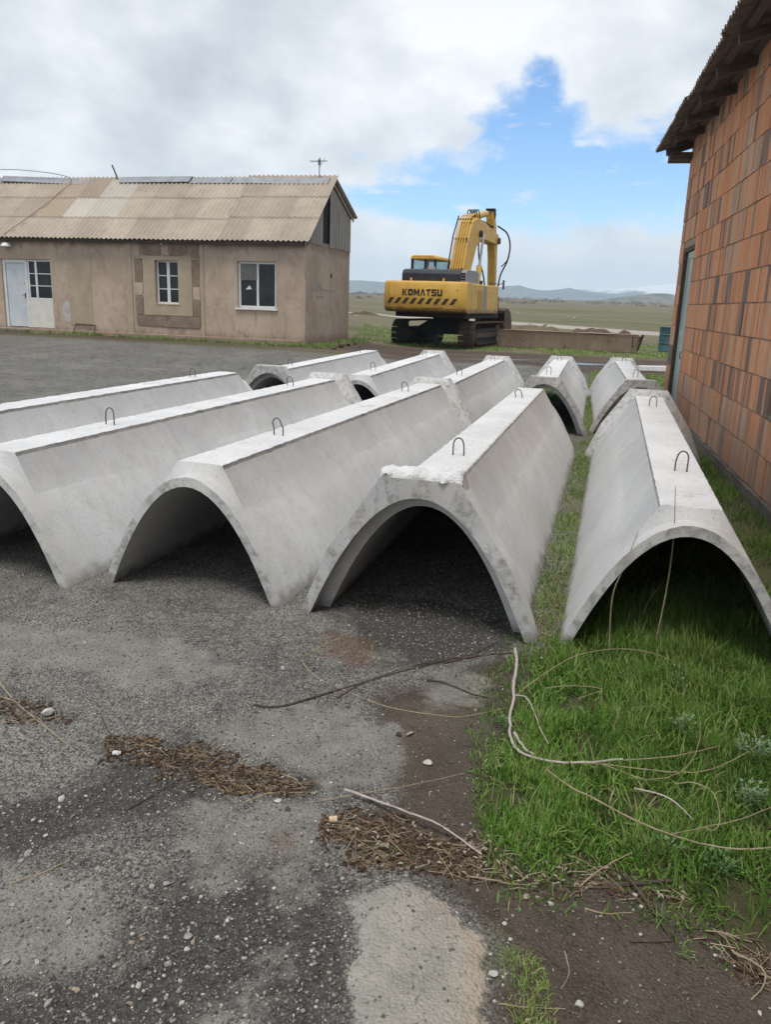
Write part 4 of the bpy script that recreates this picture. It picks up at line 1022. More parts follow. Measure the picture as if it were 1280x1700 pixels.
def track(cx):
    # shoes follow a stadium-shaped loop in y-z
    Lh, rr = 1.78, 0.48; path = []
    per = 2 * 2 * Lh + 2 * math.pi * rr; n = 46
    for i in range(n):
        s = per * i / n
        if s < 2 * Lh: y, z, a = -Lh + s, 0.0, 0.0
        elif s < 2 * Lh + math.pi * rr:
            t = (s - 2 * Lh) / rr; y, z, a = Lh + rr * math.sin(t), rr - rr * math.cos(t), t
        elif s < 4 * Lh + math.pi * rr: y, z, a = Lh - (s - 2 * Lh - math.pi * rr), 2 * rr, math.pi
        else:
            t = (s - 4 * Lh - math.pi * rr) / rr; y, z, a = -Lh - rr * math.sin(t), rr + rr * math.cos(t), math.pi + t
        path.append((y, z, a))
    fr = MB(); fr.box((cx - .17, -Lh, .22), (cx + .17, Lh, .74)).box((cx - .24, -1.5, .14), (cx + .24, 1.5, .24))
    tr = fr.build('track_frame', M['steel_dark'], EX_, bevel=.03)
    # shoe mesh shared between the links; three low grouser bars across
    sh = MB(); sh.box((-.30, -.094, .0), (.30, .094, .028))
    for yy in (-.075, .0, .075): sh.box((-.30, yy - .010, -.030), (.30, yy + .010, .003))
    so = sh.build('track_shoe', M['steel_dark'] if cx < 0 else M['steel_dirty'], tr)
    for k, (y, z, a) in enumerate(path):
        o = so if k == 0 else so.copy()
        if k: COL.objects.link(o)
        o.matrix_local = Matrix.Translation((cx, y, z + .03)) @ Matrix.Rotation(a, 4, 'X') if True else None
    for yy, r_ in ((-Lh, .40), (Lh, .38)):
        w = MB(); pts = [(cx - .13, yy, .51), (cx + .13, yy, .51)]; w.tube(pts, r_, 18); w.tube([(cx - .20, yy, .51), (cx + .20, yy, .51)], .17, 14)
        w.build('sprocket' if yy < 0 else 'idler', M['steel_dirty'], tr, True)
    for k in range(7):
        w = MB(); yy = -1.25 + k * .415; w.tube([(cx - .16, yy, .17), (cx + .16, yy, .17)], .10, 12); w.build('roller', M['steel_dirty'], tr, True)
    g = MB()
    for s in (-1, 1): g.box((cx + s * .19, -1.6, .42), (cx + s * .22, 1.6, .60))
    g.build('side_guard', M['steel_dirty'], tr)
track(-1.32); track(1.32)
mb = MB(); mb.prism([(-1.16, .46), (-.55, .50), (.55, .50), (1.16, .46), (1.16, .66), (.62, 1.0), (-.62, 1.0), (-1.16, .66)], 'y', -1.0, 1.0); mb.build('car_body', M['steel_dark'], EX_, bevel=.03)
mb = MB(); mb.tube([(0, 0, .98), (0, 0, 1.14)], .72, 28); mb.build('swing_ring', M['steel_dark'], EX_, True)
mb = MB(); mb.box((-1.30, -2.7, 1.13), (1.40, 1.9, 1.30)); mb.build('deck', M['steel_dark'], EX_, bevel=.02)
# counterweight: bowed rear face, rounded upper edge
prof = [(-2.62, 1.30), (-3.22, 1.30), (-3.40, 1.37), (-3.46, 1.50), (-3.46, 2.24), (-3.41, 2.34), (-3.30, 2.385), (-2.62, 2.385)]
V = []; F = []; cols = 16; npf = len(prof)
for c in range(cols + 1):
    u = -1 + 2 * c / cols; x = 1.565 * u; rnd = 0.22 * max(0, abs(u) - .82) ** 2 / .0324 * .9 + .16 * u * u * .5
    for (y, z) in prof: V.append((x, y + (rnd if y < -2.7 else 0), z))
for c in range(cols):
    for k in range(npf - 1): a = c * npf + k; F.append((a, a + 1, a + npf + 1, a + npf))
    F.append((c * npf + npf - 1, c * npf, (c + 1) * npf, (c + 1) * npf + npf - 1))
F.append(tuple(range(npf))[::-1]); F.append(tuple(range(cols * npf, (cols + 1) * npf)))
mb = MB(); mb.add(V, F); cw = mb.build('counterweight', M['yellow'], EX_, True)
def cwy(x): 
    u = x / 1.565; return -3.46 + 0.22 * max(0, abs(u) - .82) ** 2 / .0324 * .9 + .16 * u * u * .5
# slanted warning stripes: painted chevrons, one part each
M['stripe'] = mat_var('warning_black', (0.025, 0.016, 0.012), (0.06, 0.04, 0.028), 8, .7, .1, 30, .002)
for k in range(9):
    xa = -1.38 + k * .298; sx = .155; z0, z1 = 1.585, 1.80
    V = []
    for (x, z) in ((xa, z0), (xa + .145, z0), (xa + .145 + sx, z1), (xa + sx, z1)): V.append((x, cwy(x) - .004, z))
    mesh_ob('warning_stripe', V + [(p[0], p[1] + .003, p[2]) for p in V], [(0, 1, 2, 3), (7, 6, 5, 4), (0, 4, 5, 1), (1, 5, 6, 2), (2, 6, 7, 3), (3, 7, 4, 0)], M['stripe'], cw)
mb = MB()
for k in range(12):
    xa = -1.5 + k * .25; mb.add([(xa, cwy(xa) - .004, 1.48), (xa + .25, cwy(xa + .25) - .004, 1.48), (xa + .25, cwy(xa + .25) - .004, 1.50), (xa, cwy(xa) - .004, 1.50)], [(0, 1, 2, 3)])
mb.build('trim_line', M['yellow'], cw)
# lettering as solid blocky strokes
def letters(text, x0, z0, h, w, gap, yf, mat, parent, sw=.30):
    def R_(a, b, c, d): return [(a, b), (c, b), (c, d), (a, d)]
    s = sw
    def ring(cut=0.22): 
        o = [(cut, 0), (1 - cut, 0), (1, cut), (1, 1 - cut), (1 - cut, 1), (cut, 1), (0, 1 - cut), (0, cut)]
        i = [(s, s * .9 + .05), (1 - s, s * .9 + .05), (1 - s, .95 - s * .9), (s, .95 - s * .9)]; return o, i
    G = {'K': [R_(0, 0, s, 1), [(s, .42), (1 - s * 1.05, 1), (1, 1), (.55, .5), (1, 0), (1 - s * 1.15, 0), (s, .58)]],
         'M': [R_(0, 0, s * .85, 1), R_(1 - s * .85, 0, 1, 1), [(s * .85, 1), (.5, .52), (.5, .10), (s * .85, .55)], [(1 - s * .85, 1), (1 - s * .85, .55), (.5, .10), (.5, .52)]],
         'A': [[(0, 0), (s * .95, 0), (.5, .72), (.5, 1), (.36, 1)], [(1, 0), (.64, 1), (.5, 1), (.5, .72), (1 - s * .95, 0)]],
         'T': [R_(0, .74, 1, 1), R_(.5 - s / 2, 0, .5 + s / 2, .74)],
         'S': [[(0, 1), (0, .42), (s, .42), (s, .76), (1, .76), (1, 1)], [(1, 0), (1, .58), (1 - s, .58), (1 - s, .24), (0, .24), (0, 0)], R_(s, .42, 1 - s, .58)],
         'U': [R_(0, .15, s, 1), R_(1 - s, .15, 1, 1), [(0, .15), (.15, 0), (.85, 0), (1, .15), (1 - s, .28), (s, .28)]], 'O': None}
    x = x0
    for ch in text:
        ww = w * (1.18 if ch == 'M' else 1.05 if ch in 'OA' else .92 if ch == 'T' else 1)
        mb = MB()
        if ch == 'O':
            o, i = ring(); a = [(0, 1, 1, 0), (2, 3, 2, 1), (4, 5, 3, 2), (6, 7, 0, 3)]
            polys = [[o[0], o[1], i[1], i[0]], [o[1], o[2], o[3], o[4], i[2], i[1]], [o[4], o[5], i[3], i[2]], [o[5], o[6], o[7], o[0], i[0], i[3]]]
        else: polys = G[ch]
        for p in polys: mb.prism([(x + a * ww, z0 + b * h) for a, b in p], 'y', yf(x + ww / 2) - .008, yf(x + ww / 2) - .001)
        mb.build('letter', mat, parent); x += ww + gap
letters('KOMATSU', -0.76, 1.87, 0.235, 0.185, 0.028, cwy, M['black'], cw)
for xx in (-.62, .62):
    mb = MB(); mb.tube([(xx, -3.0, 2.36), (xx, -3.0, 2.50)], .04, 8); mb.build('lifting_eye', M['yellow'], cw, True)
mb = MB(); mb.box((1.22, cwy(1.35) - .012, 2.06), (1.30, cwy(1.35) + .05, 2.12)); mb.build('reflector', flat('orange_lamp', (0.5, 0.14, 0.02), .3), cw)
# engine hood with louvred right end
V = []
mb = MB(); hp = [(-2.95, 2.36), (-2.95, 2.66), (-2.85, 2.78), (-2.6, 2.82), (-1.5, 2.82), (-1.3, 2.74), (-1.3, 2.36)]
mb.prism(hp, 'x', -1.0, 1.22); mb.build('engine_hood', M['navy'], EX_, True, bevel=.03)
mb = MB(); mb.prism([(y, z - .01) for y, z in hp], 'x', 1.225, 1.42); hd = mb.build('hood_end', M['grey_panel'], EX_, bevel=.01)
for k in range(3):
    mb = MB(); mb.box((1.24, -2.968, 2.44 + k * .10), (1.40, -2.94, 2.50 + k * .10)); mb.build('louvre', M['black'], hd)
# side housing, right and left
mb = MB(); mb.box((.60, -2.60, 1.30), (1.52, 1.30, 2.36)); hs = mb.build('side_housing', M['yellow'], EX_, bevel=.04)
mb = MB(); mb.box((1.521, -2.45, 1.46), (1.533, -1.75, 2.16)); mb.build('service_door', M['yellow'], hs, bevel=.006)
mb = MB(); mb.box((1.521, -1.65, 1.46), (1.533, -1.05, 2.16)); mb.build('grille', mat_var('tan_grille', (0.36, 0.23, 0.06), (0.45, 0.30, 0.09), 30, .6, .5, 60, .01), hs, bevel=.006)
mb = MB(); mb.box((1.521, -.90, 1.40), (1.535, -.55, 2.30)); mb.build('stripe_decal', M['grey_panel'], hs)
mb = MB(); mb.box((1.521, -.45, 1.46), (1.533, 1.15, 2.16)); mb.build('service_door', M['yellow'], hs, bevel=.006)
mb = MB(); mb.box((-1.52, -2.60, 1.30), (-.62, -.70, 2.36)); mb.build('side_housing', M['yellow'], EX_, bevel=.04)
mb = MB(); mb.tube([(1.25, -.4, 2.35), (1.25, -.4, 2.52)], .06, 10); mb.build('filler_cap', M['steel_dark'], EX_, True)
mb = MB(); mb.tube([(1.46, 1.25, 1.4), (1.46, 1.3, 2.46), (1.46, .2, 2.46), (1.46, .2, 2.36)], .018, 6); mb.build('hand_rail', M['steel_dark'], EX_, True)
# cab: base, posts, roof and glass on all sides so that one looks through
cx0, cx1, cy0, cy1 = -1.56, -.52, -.62, 1.25
mb = MB(); mb.box((cx0, cy0, 1.30), (cx1, cy1, 2.42)); cb_ = mb.build('cab', M['yellow'], EX_, bevel=.04)
for (x, y) in ((cx0 + .05, cy0 + .05), (cx1 - .05, cy0 + .05), (cx0 + .05, cy1 - .05), (cx1 - .05, cy1 - .05), ((cx0 + cx1) / 2 + .08, cy0 + .05)):
    mb = MB(); mb.box((x - .045, y - .04, 2.42), (x + .045, y + .04, 3.28)); mb.build('cab_post', M['navy'], cb_)
mb = MB(); mb.box((cx0, cy0, 2.42), (cx1, cy0 + .07, 2.60)); mb.build('rear_sill', M['navy'], cb_)
mb = MB(); mb.prism([(cx0 - .01, 3.26), (cx0 + .02, 3.36), (cx0 + .12, 3.42), (cx1 - .12, 3.42), (cx1 - .02, 3.36), (cx1 + .01, 3.26)], 'y', cy0 - .04, cy1 + .04); mb.build('cab_roof', M['yellow'], cb_, True, bevel=.03)
def thin_glass():
    m = bpy.data.materials.new('cab_glass'); m.use_nodes = True; t = NT(m.node_tree); b = t.n['Principled BSDF']; o = t.n['Material Output']
    b.inputs['Base Color'].default_value = (.6, .7, .75, 1); b.inputs['Roughness'].default_value = .05
    tr = t.new('ShaderNodeBsdfTransparent'); tr.inputs[0].default_value = (.80, .88, .90, 1)
    mx = t.new('ShaderNodeMixShader'); mx.inputs[0].default_value = .12; t.l.new(tr.outputs[0], mx.inputs[1]); t.l.new(b.outputs[0], mx.inputs[2]); t.l.new(mx.outputs[0], o.inputs[0]); return m
M['cab_glass'] = thin_glass()
for a, b in (((cx0 + .1, cy0 + .03, 2.60), (cx1 - .1, cy0 + .036, 3.27)), ((cx0 + .1, cy1 - .036, 2.42), (cx1 - .1, cy1 - .03, 3.27)), ((cx0 + .03, cy0 + .1, 2.42), (cx0 + .036, cy1 - .1, 3.27)), ((cx1 - .036, cy0 + .1, 2.42), (cx1 - .03, cy1 - .1, 3.27))):
    mb = MB(); mb.box(a, b); mb.build('cab_window', M['cab_glass'], cb_)
mb = MB(); mb.box((-1.30, .02, 1.9), (-.78, .16, 2.98)).box((-1.30, .1, 2.4), (-.78, .6, 2.52)); mb.build('driver_seat', M['navy'], cb_, bevel=.04)
mb = MB(); mb.box((cx1 - .30, cy0 - .03, 2.62), (cx1 - .02, cy0 + .01, 3.0)); mb.build('cab_rear_panel', flat('pale_panel', (0.42, 0.42, 0.40), .6), cb_)
# boom, arm, cylinders, bucket in the plane x = .12
BX = .12
def beam(name, outline, w, parent, mat='yellow', bev=.03):
    mb = MB(); mb.prism(outline, 'x', BX - w / 2, BX + w / 2); return mb.build(name, M[mat], parent, bevel=bev)
boom = beam('boom', [(-.10, 1.75), (.28, 1.62), (1.05, 2.9), (1.74, 3.92), (2.5, 4.26), (4.85, 4.20), (5.14, 4.36), (5.02, 4.62), (4.0, 4.74), (2.6, 4.96), (1.62, 5.0), (.95, 4.78), (.42, 3.9), (-.22, 2.3)], .52, EX_)
for k in range(5):
    mb = MB(); xo = BX - .24 + k * .10
    pts = [(xo, -.34, 2.35), (xo, .30, 3.92), (xo, .82, 4.84), (xo, 1.60, 5.10 + .01 * k), (xo, 2.1, 5.06)]
    mb.tube(catmull(pts, 4), .026, 6); mb.build('hydraulic_pipe', M['yellow'], boom, True)
for zc, yc in ((2.95, .06), (4.1, .50), (4.86, .93)):
    mb = MB(); mb.box((BX - .30, yc - .09, zc - .03), (BX + .24, yc - .02, zc + .03)); mb.build('pipe_clamp', M['steel_dark'], boom)
mb = MB(); mb.tube([(BX - .34, -.30, 2.4), (BX - .34, .40, 4.2), (BX - .34, 1.0, 5.0)], .03, 6); mb.build('hose', M['black'], boom, True)
mb = MB()
for q in (-.16, -.05, .06, .16): mb.tube(catmull([(BX + q, 1.55, 5.05), (BX + q - .04, 1.75, 5.28), (BX + q, 2.05, 5.30), (BX + q, 2.3, 5.02)], 4), .024, 6)
mb.build('hose', M['black'], boom, True)
mb = MB(); mb.tube([(BX - .36, 2.05, 4.42), (BX + .36, 2.05, 4.42)], .13, 14); mb.build('boom_pin', M['steel_dark'], boom, True)
mb = MB(); mb.tube([(BX - .3, 3.9, 4.86), (BX + .3, 3.9, 4.86)], .05, 8).tube([(BX + .1, 3.0, 5.0), (BX + .12, 3.6, 4.95), (BX + .14, 4.3, 4.88)], .03, 6); mb.build('arm_hose_bracket', M['steel_dark'], boom, True)
for s in (-1, 1):
    xo = BX + s * .42
    mb = MB(); mb.tube([(xo, 1.30, 1.75), (xo, 1.70, 3.15)], .115, 12); cy = mb.build('boom_cylinder', M['yellow'], EX_, True)
    mb = MB(); mb.tube([(xo, 1.70, 3.14), (xo, 2.05, 4.42)], .055, 10); mb.build('piston_rod', M['chrome'], cy, True)
mb = MB(); mb.tube([(BX, 2.35, 5.12), (BX, 3.62, 5.36)], .13, 12); acy = mb.build('arm_cylinder', M['yellow'], EX_, True)
mb = MB(); mb.tube([(BX, 3.6, 5.355), (BX, 4.45, 5.50)], .065, 10); mb.build('piston_rod', M['chrome'], acy, True)
mb = MB(); mb.prism([(2.2, 4.85), (2.55, 4.85), (2.45, 5.2), (2.28, 5.2)], 'x', BX - .14, BX + .14); mb.build('cylinder_bracket', M['yellow'], boom)
arm = beam('arm', [(4.30, 5.58), (4.50, 5.60), (5.00, 4.70), (5.26, 4.20), (5.28, 3.9), (5.56, 1.45), (5.34, 1.30), (4.94, 3.6), (4.66, 4.3), (4.34, 5.2)], .34, EX_)
mb = MB(); mb.prism([(4.26, 5.64), (4.52, 5.66), (4.62, 5.36), (4.42, 5.20)], 'x', BX - .20, BX + .20); mb.build('arm_head', M['black'], arm, bevel=.03)
mb = MB(); mb.tube([(BX - .34, 4.98, 4.36), (BX + .34, 4.98, 4.36)], .14, 14); mb.build('arm_pin', M['steel_dirty'], arm, True)
mb = MB(); mb.tube([(BX, 5.36, 4.5), (BX, 5.62, 3.1)], .10, 12); bcy = mb.build('bucket_cylinder', M['yellow'], EX_, True)
mb = MB(); mb.tube([(BX, 5.62, 3.1), (BX, 5.86, 1.95)], .05, 10); mb.build('piston_rod', M['chrome'], bcy, True)
for s, lab in ((1, 0), (-1, 0)):
    mb = MB(); q = BX + s * .30
    mb.tube(catmull([(q, 4.6, 4.95), (q + s * .30, 5.05, 4.7), (q + s * .42, 5.3, 4.2), (q + s * .34, 5.3, 3.55), (q + s * .10, 5.2, 2.95), (q, 5.25, 2.3), (q, 5.3, 1.7)], 6), .035, 7)
    mb.build('hose', M['black'], arm, True)
mb = MB(); mb.tube(catmull([(BX + .38, 5.3, 3.3), (BX + .58, 5.3, 3.5), (BX + .72, 5.3, 3.75)], 5), .025, 6); mb.build('hose', M['black'], arm, True)
mb = MB(); mb.prism([(5.48, 1.35), (5.74, 2.0), (5.90, 2.02), (5.98, 1.5), (5.85, 1.1), (5.5, 1.2)], 'x', BX - .20, BX + .20); mb.build('bucket_link', M['steel_dark'], arm)
bucket_out = [(5.35, 1.42), (5.75, 1.52), (6.25, 1.35), (6.62, .95), (6.68, .48), (6.42, .12), (5.95, .0), (5.3, .06), (5.25, .16), (5.9, .14), (6.3, .25), (6.52, .55), (6.46, .92), (6.15, 1.22), (5.75, 1.36), (5.38, 1.30)]
bk_ = beam('bucket', bucket_out, 1.35, EX_, 'steel_dirty', 0)
for s in (-1, 1):
    mb = MB(); xo = BX + s * .685; mb.prism(bucket_out[:8], 'x', xo - .02, xo + .02); mb.build('bucket_cheek', M['steel_dirty'], bk_)
for k in range(5):
    mb = MB(); xo = BX - .56 + k * .28; mb.prism([(5.32, .03), (5.32, .15), (5.02, .05)], 'x', xo - .05, xo + .05); mb.build('bucket_tooth', M['steel_dirty'], bk_)
mb = MB(); mb.tube([(1.50, 1.1, 2.4), (1.72, 1.15, 2.5)], .015, 5).box((1.70, 1.12, 2.25), (1.76, 1.18, 2.6)); mb.build('mirror', M['black'], EX_)

# ------------------------------------------------------------------ things beyond the yard
M['trough'] = mat_var('weathered_trough', (0.37, 0.265, 0.205), (0.50, 0.39, 0.31), 1.8, .9, .5, 20, .015, c3=(0.175, 0.105, 0.07), space='pos', stretch=(1, 1, .4))
a, b = Vector((3.75, 32.95, 0)), Vector((9.45, 31.05, 0)); d = b - a
yaw = -math.degrees(math.atan2(d.y, d.x)); Lt = d.length
TR = empty('steel_trough', (a.x, a.y, tz(*a[:2]) - .02), yaw, 'long rust-brown trough lying on the turf to the right of the excavator', 'trough')
U = [(-.02, .0), (-.30, .05), (-.34, .14), (-.40, .58), (-.46, .62), (-.44, .65), (-.36, .63), (-.30, .18), (-.24, .10)]; U = U + [(-x, z) for x, z in reversed(U[:])]
U = [(-.24, .0), (-.40, .60), (-.47, .62), (-.46, .66), (-.36, .655), (-.20, .05), (.20, .05), (.36, .655), (.46, .66), (.47, .62), (.40, .60), (.24, .0)]
V = []; F = []; n = 24; m_ = len(U)
for i in range(n + 1):
    x = Lt * i / n
    for k, (y, z) in enumerate(U): V.append((x - (.20 * (1 - z / .66) if i == n else 0), y + .012 * nz(x, k, 2), z + .014 * nz(x * .8, 3, k)))
F = [(i * m_ + k, i * m_ + (k + 1) % m_, (i + 1) * m_ + (k + 1) % m_, (i + 1) * m_ + k) for i in range(n) for k in range(m_)]
mb = MB(); mb.add(V, F + [tuple(range(m_))[::-1], tuple(range(n * m_, (n + 1) * m_))]); mb.build('trough_body', M['trough'], TR)
mb = MB(); mb.prism([(-.24, .02), (-.42, .64), (.42, .64), (.24, .02)], 'x', Lt - .32, Lt - .28); mb.build('end_plate', M['steel_dirty'], TR)
mb = MB(); mb.tube([(Lt - .1, -.5, .1), (Lt + .05, -.45, .68)], .05, 8); mb.build('end_post', M['steel_dark'], TR)
mb = MB(); mb.tube([(0.05, -.45, .645), (Lt - .1, -.45, .645)], .028, 6); mb.build('rim', M['steel_dirty'], TR)

# teal drum behind the brick corner
q = Vector((11.0, 32.6, tz(11, 32.6)))
DR = empty('teal_drum', q, 0, 'teal steel drum half hidden behind the corner of the brick building', 'drum')
M['teal'] = mat_var('teal_paint', (0.035, 0.10, 0.12), (0.06, 0.15, 0.17), 4, .6, .2, 30, .004, c3=(0.10, 0.07, 0.05))
mb = MB(); zz = [0, .02, .04, .30, .32, .34, .62, .64, .66, .92, .94]; rr_ = [.29, .31, .30, .30, .315, .30, .30, .315, .30, .30, .31]
mb.tube([(0, 0, k) for k in zz], [r * 1.25 for r in rr_], 22); mb.build('drum_body', M['teal'], DR, True)
mb = MB(); mb.tube([(.15, 0, .94), (.15, 0, .965)], .035, 10); mb.build('bung', M['steel_dark'], DR, True)
# white block lying by the track
q = gp(1083, 616)
mb = MB(); mb.add([(-.85, -.22, 0), (.80, -.25, 0), (.86, .22, 0), (-.80, .26, 0), (-.80, -.20, .23), (.76, -.22, .25), (.82, .2, .24), (-.78, .22, .22)], [(0, 3, 2, 1), (4, 5, 6, 7), (0, 1, 5, 4), (1, 2, 6, 5), (2, 3, 7, 6), (3, 0, 4, 7)])
o = mb.build('white_block', M['white_paint'], None, bevel=.03, label='white block lying beside the muddy track, left of the brick corner', cat='block'); o.location = q; o.scale = (.48, .6, .62)
q = gp(1040, 614)
mb = MB(); mb.box((-.5, -.06, 0), (.5, .06, .05)); o = mb.build('white_plank', M['white_paint'], None, bevel=.01, label='thin pale board on the ground just left of the white block', cat='board'); o.location = q

# ------------------------------------------------------------------ loose stones and gravel
_ph = (1 + 5 ** .5) / 2
ICO_V = np.array([(-1, _ph, 0), (1, _ph, 0), (-1, -_ph, 0), (1, -_ph, 0), (0, -1, _ph), (0, 1, _ph), (0, -1, -_ph), (0, 1, -_ph), (_ph, 0, -1), (_ph, 0, 1), (-_ph, 0, -1), (-_ph, 0, 1)], float) / math.hypot(1, _ph)
ICO_F = np.array([(0, 11, 5), (0, 5, 1), (0, 1, 7), (0, 7, 10), (0, 10, 11), (1, 5, 9), (5, 11, 4), (11, 10, 2), (10, 7, 6), (7, 1, 8), (3, 9, 4), (3, 4, 2), (3, 2, 6), (3, 6, 8), (3, 8, 9), (4, 9, 5), (2, 4, 11), (6, 2, 10), (8, 6, 7), (9, 8, 1)])
def subdiv(V, F):
    V = [tuple(v) for v in V]; mid = {}; out = []
    def m(a, b):
        k = (min(a, b), max(a, b))
        if k not in mid:
            p = (np.array(V[a]) + np.array(V[b])) / 2; p /= np.linalg.norm(p); mid[k] = len(V); V.append(tuple(p))
        return mid[k]
    for a, b, c in F:
        x, y, z = m(a, b), m(b, c), m(c, a); out += [(a, x, z), (b, y, x), (c, z, y), (x, y, z)]
    return np.array(V), np.array(out)
ICO2_V, ICO2_F = subdiv(ICO_V, ICO_F)
def stone_verts(seed, amp=.28, sub=True):
    r = np.random.default_rng(seed); V = (ICO2_V if sub else ICO_V).copy()
    for _ in range(9):                                   # chop with random planes: angular faces
        n = r.normal(size=3); n /= np.linalg.norm(n); d = r.uniform(.42, .82); s = V @ n
        V = V - np.where(s > d, s - d, 0)[:, None] * n
    return V * (1 + r.uniform(-.05, .05, (len(V), 1))) * np.array([1, r.uniform(.65, .95), r.uniform(.5, .75)])
def stone_mat():
    m, t = principled('gravel_stone', .85, .3)
    a = t.attr('tone'); col = t.ramp(a, [(0, (0.050, 0.050, 0.050)), (.35, (0.150, 0.146, 0.134)), (.75, (0.29, 0.28, 0.255)), (1, (0.52, 0.51, 0.47))])
    t.l.new(t.mix(t.step(t.noise(90, t.pos, 3), .45, .7, 0, .4), col, (0.12, 0.11, 0.10)), t.b.inputs['Base Color']); return m
M['gravel'] = stone_mat()
def gravel():
    n = 150000
    P = np.stack([RNG.uniform(-2.6, 1.9, n), 1.35 + 4.2 * RNG.uniform(0, 1, n) ** 1.5], 1)
    inview = (np.abs(P[:, 0]) < .56 * P[:, 1] + .25)
    f = lambda polys: np.max([sdf(P, q) for q in polys], 0)
    dk, pl, md, gr = f(DARK), f(PALE), f(MUD), f(GRASS)
    prob = np.where(dk > 0, .85, .60); prob = np.where(pl > 0, .10, prob); prob = np.where((md > 0.03) & (dk < 0), .13, prob); prob = np.where(gr > 0, 0, prob)
    prob = np.where((md > -.1) & (md < .12) & (gr < 0) & (pl < 0), np.maximum(prob, .35), prob)
    keep = inview & (RNG.uniform(0, 1, n) < prob); P = P[keep]; dk = dk[keep]; k = len(P)
    size = np.where(dk > 0, 1.0, .85) * (.0019 + .0082 * RNG.uniform(0, 1, k) ** 3.6)
    base = [stone_verts(s, sub=False) for s in range(8)]; Z = terr(P[:, 0], P[:, 1])
    V = np.zeros((k, 12, 3)); a = RNG.uniform(0, 2 * np.pi, k); c, s = np.cos(a), np.sin(a); pick = RNG.integers(0, 8, k)
    B = np.array(base)[pick] * size[:, None, None]
    V[:, :, 0] = B[:, :, 0] * c[:, None] - B[:, :, 1] * s[:, None] + P[:, 0, None]
    V[:, :, 1] = B[:, :, 0] * s[:, None] + B[:, :, 1] * c[:, None] + P[:, 1, None]
    Z = gz(P[:, 0], P[:, 1])
    V[:, :, 2] = B[:, :, 2] + (Z + size * .18)[:, None]
    T = (ICO_F[None] + (np.arange(k) * 12)[:, None, None]).reshape(-1, 3)
    tone = np.repeat(np.clip(RNG.beta(1.3, 1.7, k) + .25 * (RNG.uniform(0, 1, k) > .92), 0, 1), 12)
    np_mesh('gravel', V.reshape(-1, 3), T, M['gravel'], attrs={'tone': tone}, kind='stuff', label='fine loose gravel scattered over the old asphalt', cat='gravel')
gravel()
M['pebble_pale'] = mat_var('pale_pebble', (0.36, 0.35, 0.32), (0.52, 0.51, 0.47), 30, .8, .3, 150, .002, space='pos')
M['pebble_grey'] = mat_var('grey_pebble', (0.24, 0.24, 0.225), (0.38, 0.375, 0.35), 30, .85, .3, 150, .002, space='pos')
M['pebble_tan'] = mat_var('tan_pebble', (0.26, 0.21, 0.16), (0.36, 0.30, 0.24), 30, .8, .3, 150, .002, space='pos')
M['pebble_dark'] = mat_var('dark_lump', (0.040, 0.038, 0.036), (0.085, 0.082, 0.078), 30, .9, .4, 150, .003, space='pos')
def relief(x, y):
    return float(gz(x, y)[0])
def stone(px, py, rpx, mat='pebble_pale', name='loose_stone', label=None, group=None, cat='stone', seed=None, flatn=1.0, sunk=.25):
    p = gp(px, py); r = .92 * rpx / F_PX * (p - Vector((0, 0, CAM_H))).length
    V = stone_verts(seed if seed is not None else int(px * 7 + py)) * r * np.array([1, 1, flatn])
    o = mesh_ob(name, V, ICO2_F, M[mat], smooth=False, label=label, cat=cat, group=group)
    o.location = (p.x, p.y, relief(p.x, p.y) + r * (.55 - sunk)); o.rotation_euler = (0, 0, random.uniform(0, 6.28)); return o
ST_A = 'angular pebble lying loose on the grey gravel of the yard'; ST_B = 'pale pebble half pressed into the bare brown mud'
for px, py, r in ((47,1419,8),(35,1431,6),(277,1465,7),(251,1470,6),(312,1549,8),(320,1559,6),(309,1571,6),(278,1595,8),(115,1534,8),(9,1600,8),(80,1661,9),(125,1638,8),(217,1562,7),(236,1555,6),(75,1385,5),(543,1435,6),(101,1323,8),(55,1357,5),(262,1347,5),(376,1374,4),(399,1401,5),(517,1401,5),(327,1205,4),(470,1111,7),(70,1247,4),(160,1445,5),(20,1505,5),(345,1600,5),(240,1505,4),(440,1556,5),(230,1630,6),(190,1600,5),(405,1585,5),(300,1660,6),(465,1500,4),(150,1500,4),(215,1660,6),(460,1655,5),(545,1610,5),(60,1600,6)):
    stone(px, py, r, ('pebble_pale', 'pebble_grey', 'pebble_grey', 'pebble_tan')[(px + py) % 4], label=ST_A, group='loose pebbles on the yard')
for px, py, r in ((838,1529,5),(848,1556,5),(819,1617,8),(836,1620,4),(963,1665,8),(1066,1501,6),(1055,1480,5),(915,1499,7),(1264,1677,5),(1030,1693,4),(815,1585,4),(822,1662,4),(1190,1580,4)):
    stone(px, py, r, label=ST_B, group='pebbles on the bare mud')
stone(888,1470,6, label='upper white pebble of the little cluster of three at the mud edge')
stone(875,1486,7, 'pebble_tan', label='larger tan pebble of the little cluster of three at the mud edge')
stone(893,1487,5, 'pebble_tan', label='smaller tan pebble of the little cluster of three at the mud edge')
stone(745,1468,11, 'pebble_dark', label='dark lump at the top edge of the pale concrete patch')
stone(478,1345,7, 'pebble_dark', label='small dark lump beside the end of the middle twig litter')
stone(461,1332,8, label='pale flat chip beside the end of the middle twig litter', flatn=.6)
stone(710,1264,9, label='single grey stone on brown dirt between asphalt and grass')
stone(680,1216,9, 'pebble_tan', label='brownish stone above the single grey stone on the dirt')
stone(663,1217,8, 'pebble_dark', label='dark crumb of asphalt beside the brownish stone on the dirt')
stone(78,1187,13, label='white lump beside the twig litter at the left edge')
stone(900,1090,4, label='small white pebble before the gap between the two right flumes')
